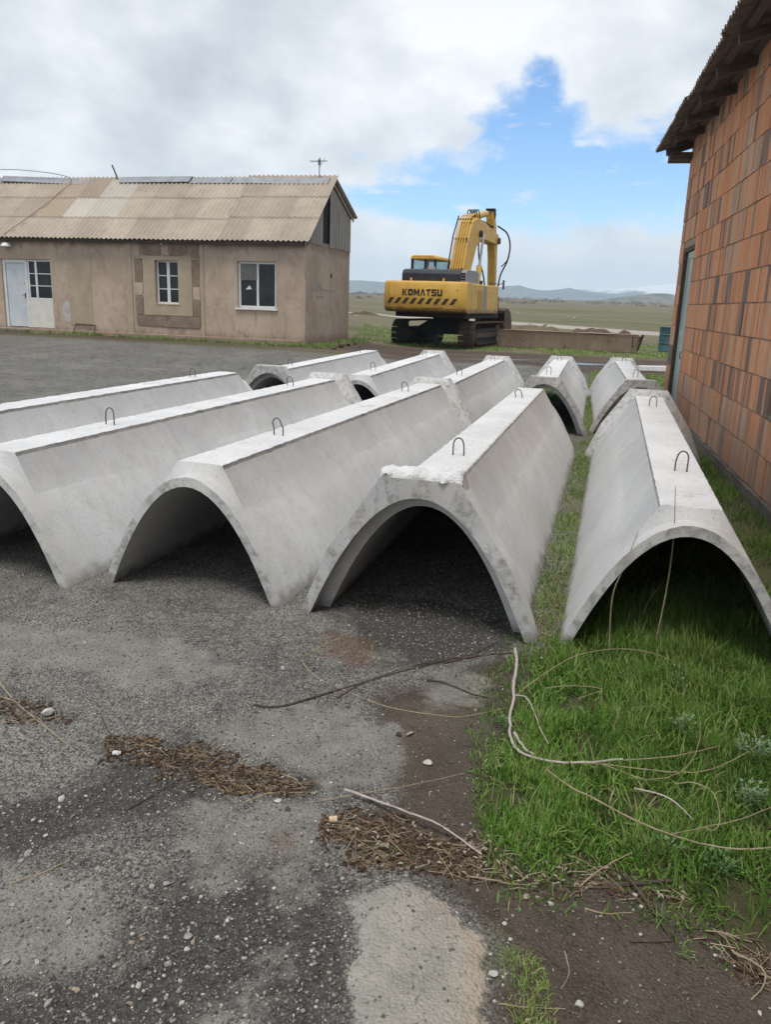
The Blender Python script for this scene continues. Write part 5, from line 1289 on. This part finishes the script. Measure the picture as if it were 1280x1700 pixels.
# cork-like plug and a broken white ring
p = gp(553, 1366); mb = MB(); mb.tube([(-.014, 0, .012), (-.006, 0, .0125), (.006, 0, .0115), (.014, 0, .012)], [.011, .0118, .0118, .0125], 14)
o = mb.build('bottle_cork', mat_var('cork', (0.52, 0.40, 0.25), (0.66, 0.54, 0.37), 60, .9, .5, 300, .002), None, True, bevel=.0015, label='small pale cork lying at the edge of the twig litter', cat='cork'); o.location = (p.x, p.y, relief(p.x, p.y)); o.rotation_euler = (0, 0, .2)
p = gp(193, 1256); V = []; F = []
for i in range(15):
    a = 2 * math.pi * i / 18
    for rr_, zz_ in ((.014, 0), (.017, .006), (.016, .013), (.010, .012), (.011, .004)): V.append((rr_ * math.cos(a) * (1 + .1 * nz(i, 1)), rr_ * math.sin(a), zz_ + .003 * nz(i * .5, 4)))
F = [(i * 5 + k, i * 5 + (k + 1) % 5, (i + 1) * 5 + (k + 1) % 5, (i + 1) * 5 + k) for i in range(14) for k in range(5)] + [(0, 1, 2, 3, 4), (74, 73, 72, 71, 70)]
mb = MB(); mb.add(V, F); o = mb.build('broken_ring', M['white_paint'], None, True, label='broken white plastic ring beside the middle twig litter', cat='ring'); o.location = (p.x, p.y, relief(p.x, p.y) + .012); o.rotation_euler = (-.7, .15, .5)

# ------------------------------------------------------------------ branches, stems and litter
M['bark_dark'] = mat_var('dark_bark', (0.050, 0.040, 0.032), (0.105, 0.085, 0.068), 40, .9, .4, 200, .002, space='pos')
M['bark_pale'] = mat_var('pale_root_bark', (0.36, 0.31, 0.29), (0.50, 0.44, 0.42), 25, .8, .3, 120, .002, c3=(0.27, 0.22, 0.19), space='pos')
M['straw'] = mat_var('dry_straw', (0.22, 0.175, 0.115), (0.38, 0.32, 0.22), 20, .8, .1, 100, .001, space='pos')
M['straw_dark'] = mat_var('brown_stalk', (0.115, 0.075, 0.045), (0.21, 0.15, 0.095), 20, .85, .1, 100, .001, space='pos')
def stem(name, label, cat, pts, r0, r1, mat='straw', lift=.0, arch=None, sides=6, parent=None):
    P = []; n = len(pts)
    for i, p in enumerate(pts):
        q = gp(p[0], p[1])
        hgt = .62 * (p[2] if len(p) > 2 else lift)
        if hgt:                                # raised points stay on the same line of sight
            d = (q - Vector((0, 0, CAM_H))); q = Vector((0, 0, CAM_H)) + d * ((CAM_H - hgt) / CAM_H)
        else: q.z = relief(q.x, q.y)
        q.z += r0 * .8; P.append(q)
    C = catmull(P, 5); m = len(C)
    C = [c + Vector((nz(i * .6, px0, 1), nz(i * .6, px0, 7), 0)) * max(r0 * .9, .004) for i, c in enumerate(C) for px0 in (pts[0][0],)]
    mb = MB(); mb.tube(C, [r0 + (r1 - r0) * i / (m - 1) for i in range(m)], sides)
    kw = {} if parent else dict(label=label, cat=cat)
    return mb.build(name, M[mat], parent, True, **kw)
stem('branch', 'long dark branch lying across the asphalt before the open flume', 'branch', [(420,1172),(465,1174),(562,1147),(682,1112),(765,1089),(851,1082)], .0055, .003, 'bark_dark')
stem('branch', 'thin forked twig crossing over the long dark branch', 'branch', [(560,1160),(604,1136),(690,1104),(780,1084),(836,1057)], .004, .002, 'bark_dark')
stem('vine_stem', 'thin pale vine looping from the rust stain over the asphalt to the pale stick', 'stem', [(585,1046),(544,1069),(504,1091),(510,1110),(532,1129),(570,1147),(645,1172),(739,1187),(776,1187),(840,1172)], .0028, .0022, 'straw')
stem('stick', 'short black stick on the light asphalt left of the pale stick', 'stick', [(709,1129),(739,1133),(780,1149),(812,1156)], .006, .003, 'bark_dark')
stem('stick', 'short dark bark strip under the right end of the long branch', 'stick', [(738,1100),(765,1094),(800,1088)], .007, .005, 'bark_dark')
root_lab = 'pale bent stick with long side shoots running into the grass'
RT = empty('pale_stick', gp(855, 1150), 0, root_lab, 'stick')
def shoot(name, pts, r0, r1, mat):
    o = stem(name, None, None, pts, r0, r1, mat, parent=RT)
    for v in o.data.vertices: v.co -= RT.location
    return o
shoot('main_stem', [(855,1079,.03),(858,1101,.05),(853,1140,.06),(853,1163,.06),(846,1198,.06),(854,1241,.06),(889,1261,.06),(952,1269,.07),(1034,1263,.08)], .0085, .0038, 'bark_pale')
shoot('side_shoot', [(854,1218,.06),(870,1243,.06),(887,1255,.06)], .006, .005, 'bark_pale')
shoot('side_shoot', [(856,1155,.06),(874,1159,.07),(887,1183,.07),(897,1210,.06),(911,1237,.05)], .0035, .002, 'bark_pale')
shoot('side_shoot', [(1034,1263,.08),(1112,1257,.09),(1155,1249,.09),(1194,1239,.08)], .0026, .0015, 'straw')
shoot('side_shoot', [(940,1267,.07),(995,1269,.08),(1053,1276,.08),(1124,1283,.08),(1174,1280,.09),(1217,1263,.10),(1264,1235,.10)], .0028, .0014, 'straw')
shoot('side_shoot', [(1000,1270,.08),(1030,1280,.07),(1069,1294,.07),(1112,1290,.08),(1143,1271,.10),(1161,1234,.12),(1163,1198,.12)], .0022, .0012, 'straw')
LS = empty('dry_weed', gp(1000, 1340), 0, 'long dry stem lying across the front of the grass to the right edge', 'stem'); RT = LS
shoot('main_stem', [(909,1280,.05),(948,1308,.08),(983,1325,.09),(1053,1362,.09),(1112,1386,.09),(1171,1403,.08),(1229,1411,.08),(1280,1408,.08),(1340,1402,.08)], .0034, .0026, 'straw')
shoot('side_shoot', [(1112,1386,.09),(1171,1374,.09),(1229,1361,.10),(1276,1343,.10),(1320,1330,.1)], .0020, .0014, 'straw')
stem('dry_weed', 'arching thin stem over the top of the grass below the right flume', 'stem', [(854,1157,.05),(897,1124,.10),(948,1093,.14),(991,1081,.16),(1038,1078,.17),(1085,1085,.15),(1124,1101,.10)], .0024, .0014, 'straw')
stem('dry_weed', 'curled dry stem in the middle right of the grass', 'stem', [(1120,1302,.1),(1151,1300,.12),(1182,1314,.12),(1194,1343,.11),(1194,1370,.10),(1182,1380,.10),(1171,1374,.10)], .0022, .0013, 'straw')
stem('dry_weed', 'short reddish twig in the centre of the grass', 'stem', [(1053,1310,.09),(1096,1320,.09),(1124,1335,.09),(1151,1362,.08)], .0036, .0015, 'bark_pale')
stem('dry_weed', 'faint straw lying level across the upper grass', 'stem', [(905,1143,.08),(950,1139,.09),(1000,1145,.09),(960,1160,.08)], .002, .0015, 'straw')
for lab, pts, r0, mat in (
    ('grey twig slanting down over the litter at the left edge', [(-5,1128),(16,1155),(35,1174),(59,1194),(90,1221),(115,1241)], .0035, 'straw'),
    ('thick straw entering at the left edge above the litter', [(-20,1156),(10,1160),(31,1168)], .005, 'straw'),
    ('thin twig standing at the upper end of the middle litter', [(168,1190),(180,1217),(207,1245)], .003, 'bark_dark'),
    ('thin twig pointing from the middle litter to the lower left', [(203,1345),(250,1319),(289,1295),(336,1262)], .0035, 'bark_dark'),
    ('bent straw at the right end of the middle litter', [(404,1334),(441,1318),(475,1313),(530,1314)], .003, 'straw'),
    ('single straw on gravel near the lower left corner', [(16,1470),(78,1449),(109,1433)], .003, 'straw'),
    ('thick grey stick lying along the litter beside the grass', [(572,1312,.03),(609,1325,.03),(669,1347,.03),(731,1372,.03),(800,1420,.01)], .0048, 'bark_pale'),
    ('brown stick beside the thick grey one on the litter', [(609,1322,.02),(675,1353,.03),(719,1369,.03),(790,1395,.02)], .0045, 'bark_dark'),
    ('long thin straw from the litter up to the grass edge', [(512,1334),(594,1319,.02),(687,1303,.02),(772,1284,.03)], .002, 'straw'),
    ('curved straw below the litter at the mud edge', [(775,1451),(819,1462,.01),(859,1466),(894,1463)], .0028, 'straw'),
    ('dark stick half sunk at the upper edge of the mud', [(999,1468),(1053,1464),(1128,1457)], .008, 'bark_dark'),
    ('brown twig slanting down into the mud', [(1038,1451,.02),(1069,1490,.01),(1116,1552)], .004, 'bark_dark'),
    ('short black stick lying level in the mud', [(1046,1557),(1085,1558),(1120,1555)], .005, 'bark_dark'),
    ('pale straw lying level in the upper mud', [(971,1505),(1007,1513),(1050,1510)], .0028, 'straw'),
    ('wavy thin straw in the mud right of the small tuft', [(938,1574),(946,1611),(932,1638)], .002, 'straw'),
    ('straight straw across the small tuft at the bottom', [(829,1665),(880,1668),(940,1671)], .0022, 'straw'),
    ('pale looped stalk at the lower right corner', [(1218,1582,.01),(1264,1607,.02),(1270,1634,.02),(1249,1654)], .0035, 'straw'),
    ('straw leaning from the mud up into the grass', [(960,1470),(999,1443,.03),(1050,1416,.07)], .003, 'straw'),
    ('dark twig inside the mud near the right edge', [(1148,1548),(1180,1552),(1196,1560)], .004, 'bark_dark')):
    stem('twig', lab, 'twig', pts, r0, r0 * .55, mat)
# dry stalks standing before the right flume
def upright(label, base, path, r):
    b = gp(*base); P = [b - Vector((0, 0, .03))]
    for px, py in path:
        d = ray_dir(px, py); t = (b.y - .0) / d.y; P.append(Vector((0, 0, CAM_H)) + d * t)
    C = catmull(P, 5); mb = MB(); mb.tube(C, [r * (1 - .6 * i / (len(C) - 1)) for i in range(len(C))], 5); mb.build('dry_stalk', M['straw'], None, True, label=label, cat='stalk')
upright('shorter dry stalk standing left in the mouth of the right flume', (1012,1082), [(1017,993),(1036,943),(1060,883)], .0045)
upright('tall dry stalk standing before the right flume, tip against its spine', (1085,1082), [(1108,974),(1119,890),(1122,808)], .0048)
upright('slanting dry stalk in the dark mouth of the right flume', (1058,1048), [(1075,1002),(1097,972)], .003)

def litter(name, label, px_poly, n_straw, n_flake, smax, seed, dark=.6, grow=1.0, leaves=0):
    r = np.random.default_rng(seed); poly = poly_world(px_poly); lo, hi = poly.min(0), poly.max(0)
    P = r.uniform(lo, hi, (16000, 2)); dd = sdf(P, poly); nn = np.array([nz(p[0] * 9, p[1] * 9, seed) for p in P]); P = P[(dd + nn * .11 + r.normal(0, .03, len(P))) > .0]; mb = MB(); k = 0
    d = poly[np.argmax(np.hypot(*(poly - poly[0]).T))] - poly[0]; main = math.atan2(d[1], d[0])
    for i in range(n_straw):
        x, y = P[k % len(P)]; k += 1; a = main + r.normal() * .95; L = r.uniform(.3, 1) ** 1.5 * smax; z = relief(x, y) + r.uniform(.002, .016) * grow
        c, s = math.cos(a), math.sin(a); bend = r.normal() * L * .12; dz = r.normal() * .012
        pts = [(x - c * L / 2, y - s * L / 2, max(z - dz, relief(x, y) + .002)), (x - s * bend, y + c * bend, z + .004), (x + c * L / 2, y + s * L / 2, max(z + dz, relief(x, y) + .002))]
        rr = r.uniform(.0007, .0018); mb.tube(pts, [rr, rr, rr * .5], 3, False, mi=1 if r.uniform() < dark else 0)
    for i in range(n_flake):
        x, y = P[k % len(P)]; k += 1; a = r.uniform(0, 6.28); L = r.uniform(.003, .011); w = L * r.uniform(.2, .6); z = relief(x, y) + r.uniform(.0005, .007) * grow
        c, s = math.cos(a), math.sin(a); tz_ = r.normal() * .3
        mb.add([(x - c * L - s * w, y - s * L + c * w, z), (x - c * L + s * w, y - s * L - c * w, z + tz_ * w), (x + c * L + s * w, y + s * L - c * w, z + tz_ * L), (x + c * L - s * w, y + s * L + c * w, z + tz_ * L)], [(0, 1, 2, 3)], mi=2 if r.uniform() < .75 else 1)
    for i in range(leaves):
        x, y = P[k % len(P)]; k += 1; a = r.uniform(0, 6.28); L = r.uniform(.006, .013); w = L * .4; z = relief(x, y) + r.uniform(.008, .02); c, s = math.cos(a), math.sin(a)
        mb.add([(x - c * L, y - s * L, z), (x - s * w, y + c * w, z + .006), (x + c * L, y + s * L, z + .003), (x + s * w, y - c * w, z + .005)], [(0, 1, 2), (0, 2, 3)], mi=3)
    o = mesh_ob(name, mb.v, mb.f, [M['straw'], M['straw_dark'], M['chaff'], M['dead_leaf']], label=label, cat='litter', kind='stuff'); o.data.polygons.foreach_set('material_index', mb.mi); return o
M['dead_leaf'] = mat_var('dead_leaf', (0.24, 0.205, 0.16), (0.42, 0.38, 0.31), 40, .85, .2, 80, .001, space='pos')
M['chaff'] = mat_var('rotting_chaff', (0.028, 0.018, 0.012), (0.085, 0.050, 0.032), 30, .95, .2, 100, .002, space='pos')
litter('twig_litter', 'brown twig litter at the left edge', [(-40,1155),(30,1158),(70,1172),(120,1200),(60,1205),(0,1190),(-40,1190)], 26, 520, .12, 1, .75)
litter('twig_litter', 'band of brown twig litter across the middle of the asphalt', [(175,1225),(270,1225),(330,1240),(420,1270),(520,1300),(500,1318),(420,1320),(330,1300),(250,1265),(190,1255)], 95, 2000, .15, 2, .75)
litter('twig_litter', 'heap of straw and twig litter beside the grass corner', [(530,1365),(600,1340),(690,1360),(800,1410),(835,1455),(700,1452),(600,1440),(560,1400)], 140, 1300, .16, 3, .6, leaves=70)
litter('twig_litter', 'thin straw litter along the lower grass edge', [(760,1380),(820,1410),(900,1435),(1050,1450),(1150,1480),(1060,1492),(960,1480),(850,1475),(780,1440)], 110, 420, .12, 4, .5, leaves=70)
litter('twig_litter', 'dead straw in the gap between the two right flumes', [(893,1062),(922,1062),(930,1000),(940,950),(925,950),(905,1010)], 220, 160, .12, 5, .4)
litter('twig_litter', 'straw litter at the lower right corner', [(1150,1540),(1290,1560),(1290,1640),(1210,1600)], 60, 150, .10, 6, .5)
# rusty wire coil at the foot of the brick wall
q = gp(1158, 735); mb = MB(); pts = []
for i in range(130):
    a = i / 130 * 2 * math.pi * 6; rr_ = .15 + .02 * math.sin(a * 1.7) + .008 * (i % 7) / 7
    pts.append((q.x + .02 + .06 * math.sin(i * .21) + .25 * i / 130 * .3, q.y + rr_ * math.cos(a), q.z + .17 + rr_ * math.sin(a)))
mb.tube(pts, .012, 5); mb.build('wire_coil', mat_var('rust_wire', (0.05, 0.024, 0.016), (0.10, 0.05, 0.032), 20, .9, .3, 80, .003), None, True, label='rusty wire coil leaning at the foot of the brick wall', cat='coil')

# ------------------------------------------------------------------ grass and weeds
def grass_mat():
    m, t = principled('grass_blade', .55, .3); a = t.attr('tone'); h = t.attr('hgt')
    col = t.ramp(a, [(0, (0.030, 0.085, 0.018)), (.40, (0.085, 0.200, 0.028)), (.75, (0.175, 0.330, 0.050)), (.90, (0.24, 0.34, 0.09)), (1, (0.42, 0.36, 0.21))])
    col = t.mix(t.step(t.noise(1.1, t.pos, 3), .42, .62, 0, .35), col, (0.075, 0.135, 0.020))
    t.l.new(col, t.b.inputs['Base Color'])
    tr = t.new('ShaderNodeBsdfTranslucent'); t.l.new(col, tr.inputs[0]); mx = t.new('ShaderNodeMixShader'); mx.inputs[0].default_value = .28
    o = t.n['Material Output']; t.l.new(t.b.outputs[0], mx.inputs[1]); t.l.new(tr.outputs[0], mx.inputs[2]); t.l.new(mx.outputs[0], o.inputs[0]); return m
M['grass'] = grass_mat()
def grass(label, polys, n, hmin, hmax, w, seed, tone_lo=0., tone_hi=.92, dry=.06, edge=.06, clump=1.6, use_relief=True):
    r = np.random.default_rng(seed); allP = []
    A = [abs(np.sum(q[:, 0] * np.roll(q[:, 1], -1) - q[:, 1] * np.roll(q[:, 0], -1))) / 2 for q in polys]
    for q, a in zip(polys, A):
        k = int(n * a / sum(A)); lo, hi = q.min(0), q.max(0); P = r.uniform(lo, hi, (int(k * 3.5 * max(1, np.prod(hi - lo) / max(a, 1e-6) / 2.5)), 2)); d = sdf(P, q)
        ns = np.array([nz(p[0] * clump, p[1] * clump, seed) for p in P[:]]) if len(P) < 400000 else np.zeros(len(P))
        keep = (d > -edge * r.uniform(0, 1, len(P)) ** 2 * 2 + ns * edge * 1.5) & (r.uniform(0, 1, len(P)) < .62 + ns * 1.1); allP.append(np.c_[P, d, ns][keep][:k])
    P = np.vstack(allP); k = len(P); x, y = P[:, 0], P[:, 1]
    z = gz(x, y) - .003
    hgt = r.uniform(hmin, hmax, k) * (.75 + .55 * np.clip(P[:, 3] + .3, 0, 1)) * np.clip(.55 + P[:, 2] / .25, .55, 1)
    az = r.uniform(0, 2 * np.pi, k) * .85 + np.array([nz(a * 3.2, b * 3.2, 5) for a, b in zip(x, y)]) * 4; lean = np.abs(r.normal(.70, .42, k)).clip(.02, 1.5)
    c, s = np.cos(az), np.sin(az); ww = w * r.uniform(.55, 1.3, k); fa = az + np.pi / 2 + r.normal(0, .5, k); fc, fs = np.cos(fa), np.sin(fa)
    V = np.zeros((k, 5, 3)); 
    for i, (t, wd) in enumerate(((0, 1), (0, 1), (.55, .8), (.55, .8), (1, 0))):
        sgn = -1 if i in (0, 2) else (1 if i in (1, 3) else 0)
        hor = np.sin(lean * (.5 + .6 * t)) * hgt * t; ver = np.cos(lean * (.4 + .75 * t)) * hgt * t
        V[:, i, 0] = x + c * hor + fc * sgn * ww * wd / 2; V[:, i, 1] = y + s * hor + fs * sgn * ww * wd / 2; V[:, i, 2] = z + ver
    T = (np.array([(0, 1, 3), (0, 3, 2), (2, 3, 4)])[None] + (np.arange(k) * 5)[:, None, None]).reshape(-1, 3)
    tone = np.clip(tone_lo + (tone_hi - tone_lo) * r.beta(1.8, 1.5, k) + P[:, 3] * .45, 0, .9); tone = np.where(r.uniform(0, 1, k) < dry, r.uniform(.92, 1, k), tone)
    return np_mesh('grass', V.reshape(-1, 3), T, M['grass'], attrs={'tone': np.repeat(tone, 5)}, kind='stuff', label=label, cat='grass')
def frame_poly(x, y, yaw, pts):
    a = R(yaw); return np.array([(x + p * math.cos(a) + q * math.sin(a), y - p * math.sin(a) + q * math.cos(a)) for p, q in pts])
grass('thick green grass at the lower right before the right flume', GRASS, 54000, .028, .100, .0055, 1, dry=.09, edge=.13, clump=4.0)
grass('longer broad blades standing out of the thick grass', GRASS, 3200, .07, .15, .0070, 12, tone_lo=.35, tone_hi=1.0, dry=.10, edge=.05, clump=4.0)
grass('taller grass in the mouth of the right flume', [frame_poly(1.528, 3.852, 15.1, [(-.50, -.1), (.50, -.1), (.46, .9), (-.40, .9)])], 9000, .06, .17, .0045, 2, dry=.12)
strip = frame_poly(1.528, 3.852, 15.1, [(-.80, .25), (-.56, .25), (-.56, 6.2), (-.64, 13.5), (-.95, 13.5), (-.78, 6.2)])
grass('grass growing in the gap between the two right flumes', [strip], 10000, .03, .10, .0055, 3, dry=.34)
wp = frame_poly(BR0.x, BR0.y, BRYAW, [(-.03, 1.2), (-.03, -6.5), (-1.75, -6.5), (-1.0, -3.0), (-.35, .2)])
grass('weedy grass between the right flume and the brick wall', [wp], 26000, .04, .13, .0055, 4, dry=.18)
grass('small sparse tuft of grass in the mud at the bottom', [poly_world([(835,1590),(880,1580),(905,1610),(915,1700),(900,1760),(860,1760),(850,1690),(870,1640)])], 700, .02, .06, .0028, 5, tone_lo=.3, dry=.3)
grass('small moss and grass clump in the straw litter', [poly_world([(600,1405),(650,1400),(690,1420),(660,1440),(610,1432)])], 600, .015, .045, .0028, 6, tone_lo=.4, dry=.25)
hb_ = frame_poly(-2.62, 25.0, 13, [(-15, -.10), (.25, -.10), (.3, 4.4), (.9, 4.4), (.8, -.45), (-1.5, -.55), (-4, -.40), (-8, -.35), (-15, -.35)])
grass('weeds and moss along the foot of the plastered house', [hb_], 9000, .05, .17, .018, 7, tone_lo=.1, tone_hi=.75, dry=.45, use_relief=False)
grass('turf beyond the muddy track around the trough', [np.array([(-1.5, 30), (3, 28.4), (12, 26.5), (14, 33), (14, 40), (-1.5, 44)])], 26000, .04, .13, .024, 8, tone_lo=.3, tone_hi=.95, dry=.30, use_relief=False, clump=.5)
grass('grass patch right of the back flumes by the track', [np.array([(4.3, 18.2), (6.6, 17.6), (7.9, 21.5), (5.6, 22.5)]), np.array([(3.0, 16), (3.3, 16), (4.4, 18.5), (3.6, 19)])], 9000, .04, .12, .016, 9, tone_lo=.3, dry=.2, use_relief=False)

M['weed'] = mat_var('weed_leaf', (0.055, 0.125, 0.040), (0.125, 0.22, 0.080), 30, .6, .2, 80, .001, space='pos')
M['weed_grey'] = mat_var('grey_weed_leaf', (0.10, 0.175, 0.09), (0.19, 0.27, 0.16), 30, .7, .2, 80, .001, space='pos')
def weed(label, px, py, rad, mat, seed, n=70, lift=.05):
    r = random.Random(seed); b = gp(px, py); b.z = relief(b.x, b.y); mb = MB()
    for i in range(n):
        a = r.uniform(0, 6.28); d = rad * r.uniform(.1, 1) ** .7; el = r.uniform(.15, .9); c, s = math.cos(a), math.sin(a)
        base = Vector((c * d * .8, s * d * .8, lift * r.uniform(.4, 1.4))); L = r.uniform(.008, .020); w = L * r.uniform(.22, .40); up = Vector((c * math.cos(el), s * math.cos(el), math.sin(el)))
        sd_ = Vector((-s, c, r.uniform(-.3, .3))); m_ = base + up * L * .5
        mb.add([base, m_ - sd_ * w, base + up * L, m_ + sd_ * w], [(0, 1, 2, 3)])
        if i % 4 == 0: mb.tube([(0, 0, 0), base * .6 + Vector((0, 0, .01)), base], .0009, 3, False)
    o = mesh_ob('weed_plant', mb.v, mb.f, M[mat], label=label, cat='weed'); o.location = b; return o
weed('grey-green bushy weed near the right edge of the grass', 1250, 1262, .09, 'weed_grey', 1, 170, .07)
weed('grey-green weed lower right in the grass, under the bushy one', 1245, 1335, .07, 'weed_grey', 2, 110, .06)
weed('light leafy weed in the upper middle of the grass', 1130, 1225, .055, 'weed_grey', 3, 60, .08)
weed('pair of pale weed tips in the upper grass', 1125, 1150, .05, 'weed_grey', 4, 40, .10)
weed('dark leafy weed low in the grass above the mud', 1105, 1420, .08, 'weed', 5, 120, .05)
weed('broad-leaved weed at the grass edge near the mud stick', 1195, 1445, .08, 'weed', 6, 110, .05)
weed('low weed at the left grass edge beside the pale stick', 840, 1205, .06, 'weed', 7, 70, .03)

# ------------------------------------------------------------------ plain: stones, earth heaps, scrub, far shed
M['field_stone'] = mat_var('lichen_stone', (0.26, 0.24, 0.185), (0.42, 0.395, 0.30), 5, .9, .4, 30, .01, c3=(0.34, 0.30, 0.13), space='pos')
M['mound'] = mat_var('grassy_mound', (0.085, 0.080, 0.040), (0.155, 0.130, 0.085), 2, .95, .7, 12, .05, c3=(0.11, 0.08, 0.055), space='pos')
M['earth'] = mat_var('dug_earth', (0.055, 0.036, 0.026), (0.125, 0.085, 0.062), 3, .95, .7, 12, .05, c3=(0.17, 0.13, 0.10), space='pos')
for px, py, r in ((860,525,4),(985,518,3),(955,529,4),(945,527,4),(1020,519,2),(905,540,6),(880,538,5),(900,546,3),(928,545,3),(1090,524,3),(1105,523,2),(843,533,6),(593,530,4),(600,536,3),(610,514,2),(640,552,3),(602,546,3),(622,550,3),(628,545,3),(716,554,3),(890,527,2),(1000,548,3),(1072,560,3),(1060,545,3),(1050,513,2),(925,516,2)):
    stone(px, py, r, 'field_stone', 'field_stone', 'pale lichen-covered stone lying in the turf beyond the yard', 'stones in the turf', sunk=.3)
def heap(name, label, px, py, rx, ry, h, seed, mat):
    c = gp(px, py); V = []; F = []; n, m_ = 30, 12
    for j in range(m_ + 1):
        t = j / m_
        for i in range(n):
            a = 2 * math.pi * i / n; f = 1 + .25 * nz(math.cos(a) * 2 + seed, math.sin(a) * 2)
            x, y = c.x + math.cos(a) * rx * t * f, c.y + math.sin(a) * ry * t * f
            z = relief(x, y) - .05 + h * (1 - t * t) ** 1.2 * (1 + .6 * nz(x * 1.5, y * 1.5, seed)) + .10 * nz(x * 4, y * 4, seed) * (1 - t)
            V.append((x, y, z))
    F = [(j * n + i, j * n + (i + 1) % n, (j + 1) * n + (i + 1) % n, (j + 1) * n + i) for j in range(m_) for i in range(n)]
    return mesh_ob(name, V, F, M[mat], smooth=True, label=label, cat='earth heap')
heap('earth_heap', 'low grassy earth mound with stones behind the left part of the trough', 888, 547, 2.3, 1.3, .42, 3.0, 'mound')
heap('earth_heap', 'dark brown heap of dug earth behind the middle of the trough', 982, 552, 1.6, .8, .50, 9.0, 'earth')
heap('earth_heap', 'small dark clod heap on the far road right of the brown heap', 1037, 553, .6, .4, .35, 5.0, 'earth')
heap('earth_heap', 'dark clod heap on the far road right of the house', 606, 521, 1.6, .8, .3, 6.0, 'earth')
for k, (px, py, r) in enumerate(((567,577,9),(578,574,7),(555,580,7),(588,572,5),(597,578,4))):
    stone(px, py, r, 'earth', 'rubble_lump', ('largest', 'second largest', 'leftmost', 'rightmost small', 'outermost flat')[k] + ' brown rubble lump at the right corner of the house', cat='rubble', sunk=.1)
def scrub():
    r = np.random.default_rng(5); V = []; T = []
    cl = []
    for i in range(420):
        y = r.uniform(230, 900); x = r.uniform(-.15, .42) * y; 
        if nz(x * .01, y * .006, 2) < -.05: continue
        cl.append((x, y, r.uniform(.25, .7) * (1 + y / 900)))
    for (x, y, s) in cl:
        for k in range(26):
            p = np.array([x + r.normal() * s * 1.5, y + r.normal() * s, tz(x, y) + abs(r.normal()) * s * .55]); a, b = r.normal(size=3) * s * .4, r.normal(size=3) * s * .4
            i = len(V); V += [p, p + a, p + b]; T.append((i, i + 1, i + 2))
    np_mesh('scrub', np.array(V), np.array(T), mat_var('bare_scrub', (0.10, 0.078, 0.06), (0.17, 0.13, 0.10), .5, .95, 0, space='pos'), kind='stuff', label='bare brown scrub along the far edge of the plain', cat='scrub')
scrub()
p = gp(1106, 516.5)
FS = empty('far_shed', p, 20, 'tiny white shed far off on the plain beside the brick corner', 'shed')
kx = p.y / 300
mb = MB(); mb.box((-4 * kx, 0, -.5), (4 * kx, 5 * kx, 1.5 * kx)); mb.build('wall', M['white_paint'], FS)
mb = MB(); mb.prism([(-.3 * kx, 1.4 * kx), (2.5 * kx, 2.5 * kx), (5.3 * kx, 1.4 * kx)], 'x', -4.3 * kx, 4.3 * kx); mb.build('roof', M['white_paint'], FS)
mb = MB(); mb.box((-1 * kx, -.1, -.3), (0, .0, 1.1 * kx)); mb.build('door', M['grey_panel'], FS)

# ------------------------------------------------------------------ air
hz = MB(); hz.box((-4100, -160, -4), (4100, 4500, 190))
mh = bpy.data.materials.new('haze_air'); mh.use_nodes = True; t = NT(mh.node_tree); t.n.remove(t.n['Principled BSDF'])
pv = t.new('ShaderNodeVolumePrincipled'); pv.inputs['Color'].default_value = (0.64, 0.82, 1.0, 1); pv.inputs['Density'].default_value = 0.00031; pv.inputs['Anisotropy'].default_value = 0.0
t.l.new(pv.outputs[0], t.n['Material Output'].inputs['Volume'])
hz.build('haze', mh, None, kind='stuff', label='pale blue haze filling the air over the plain', cat='haze')
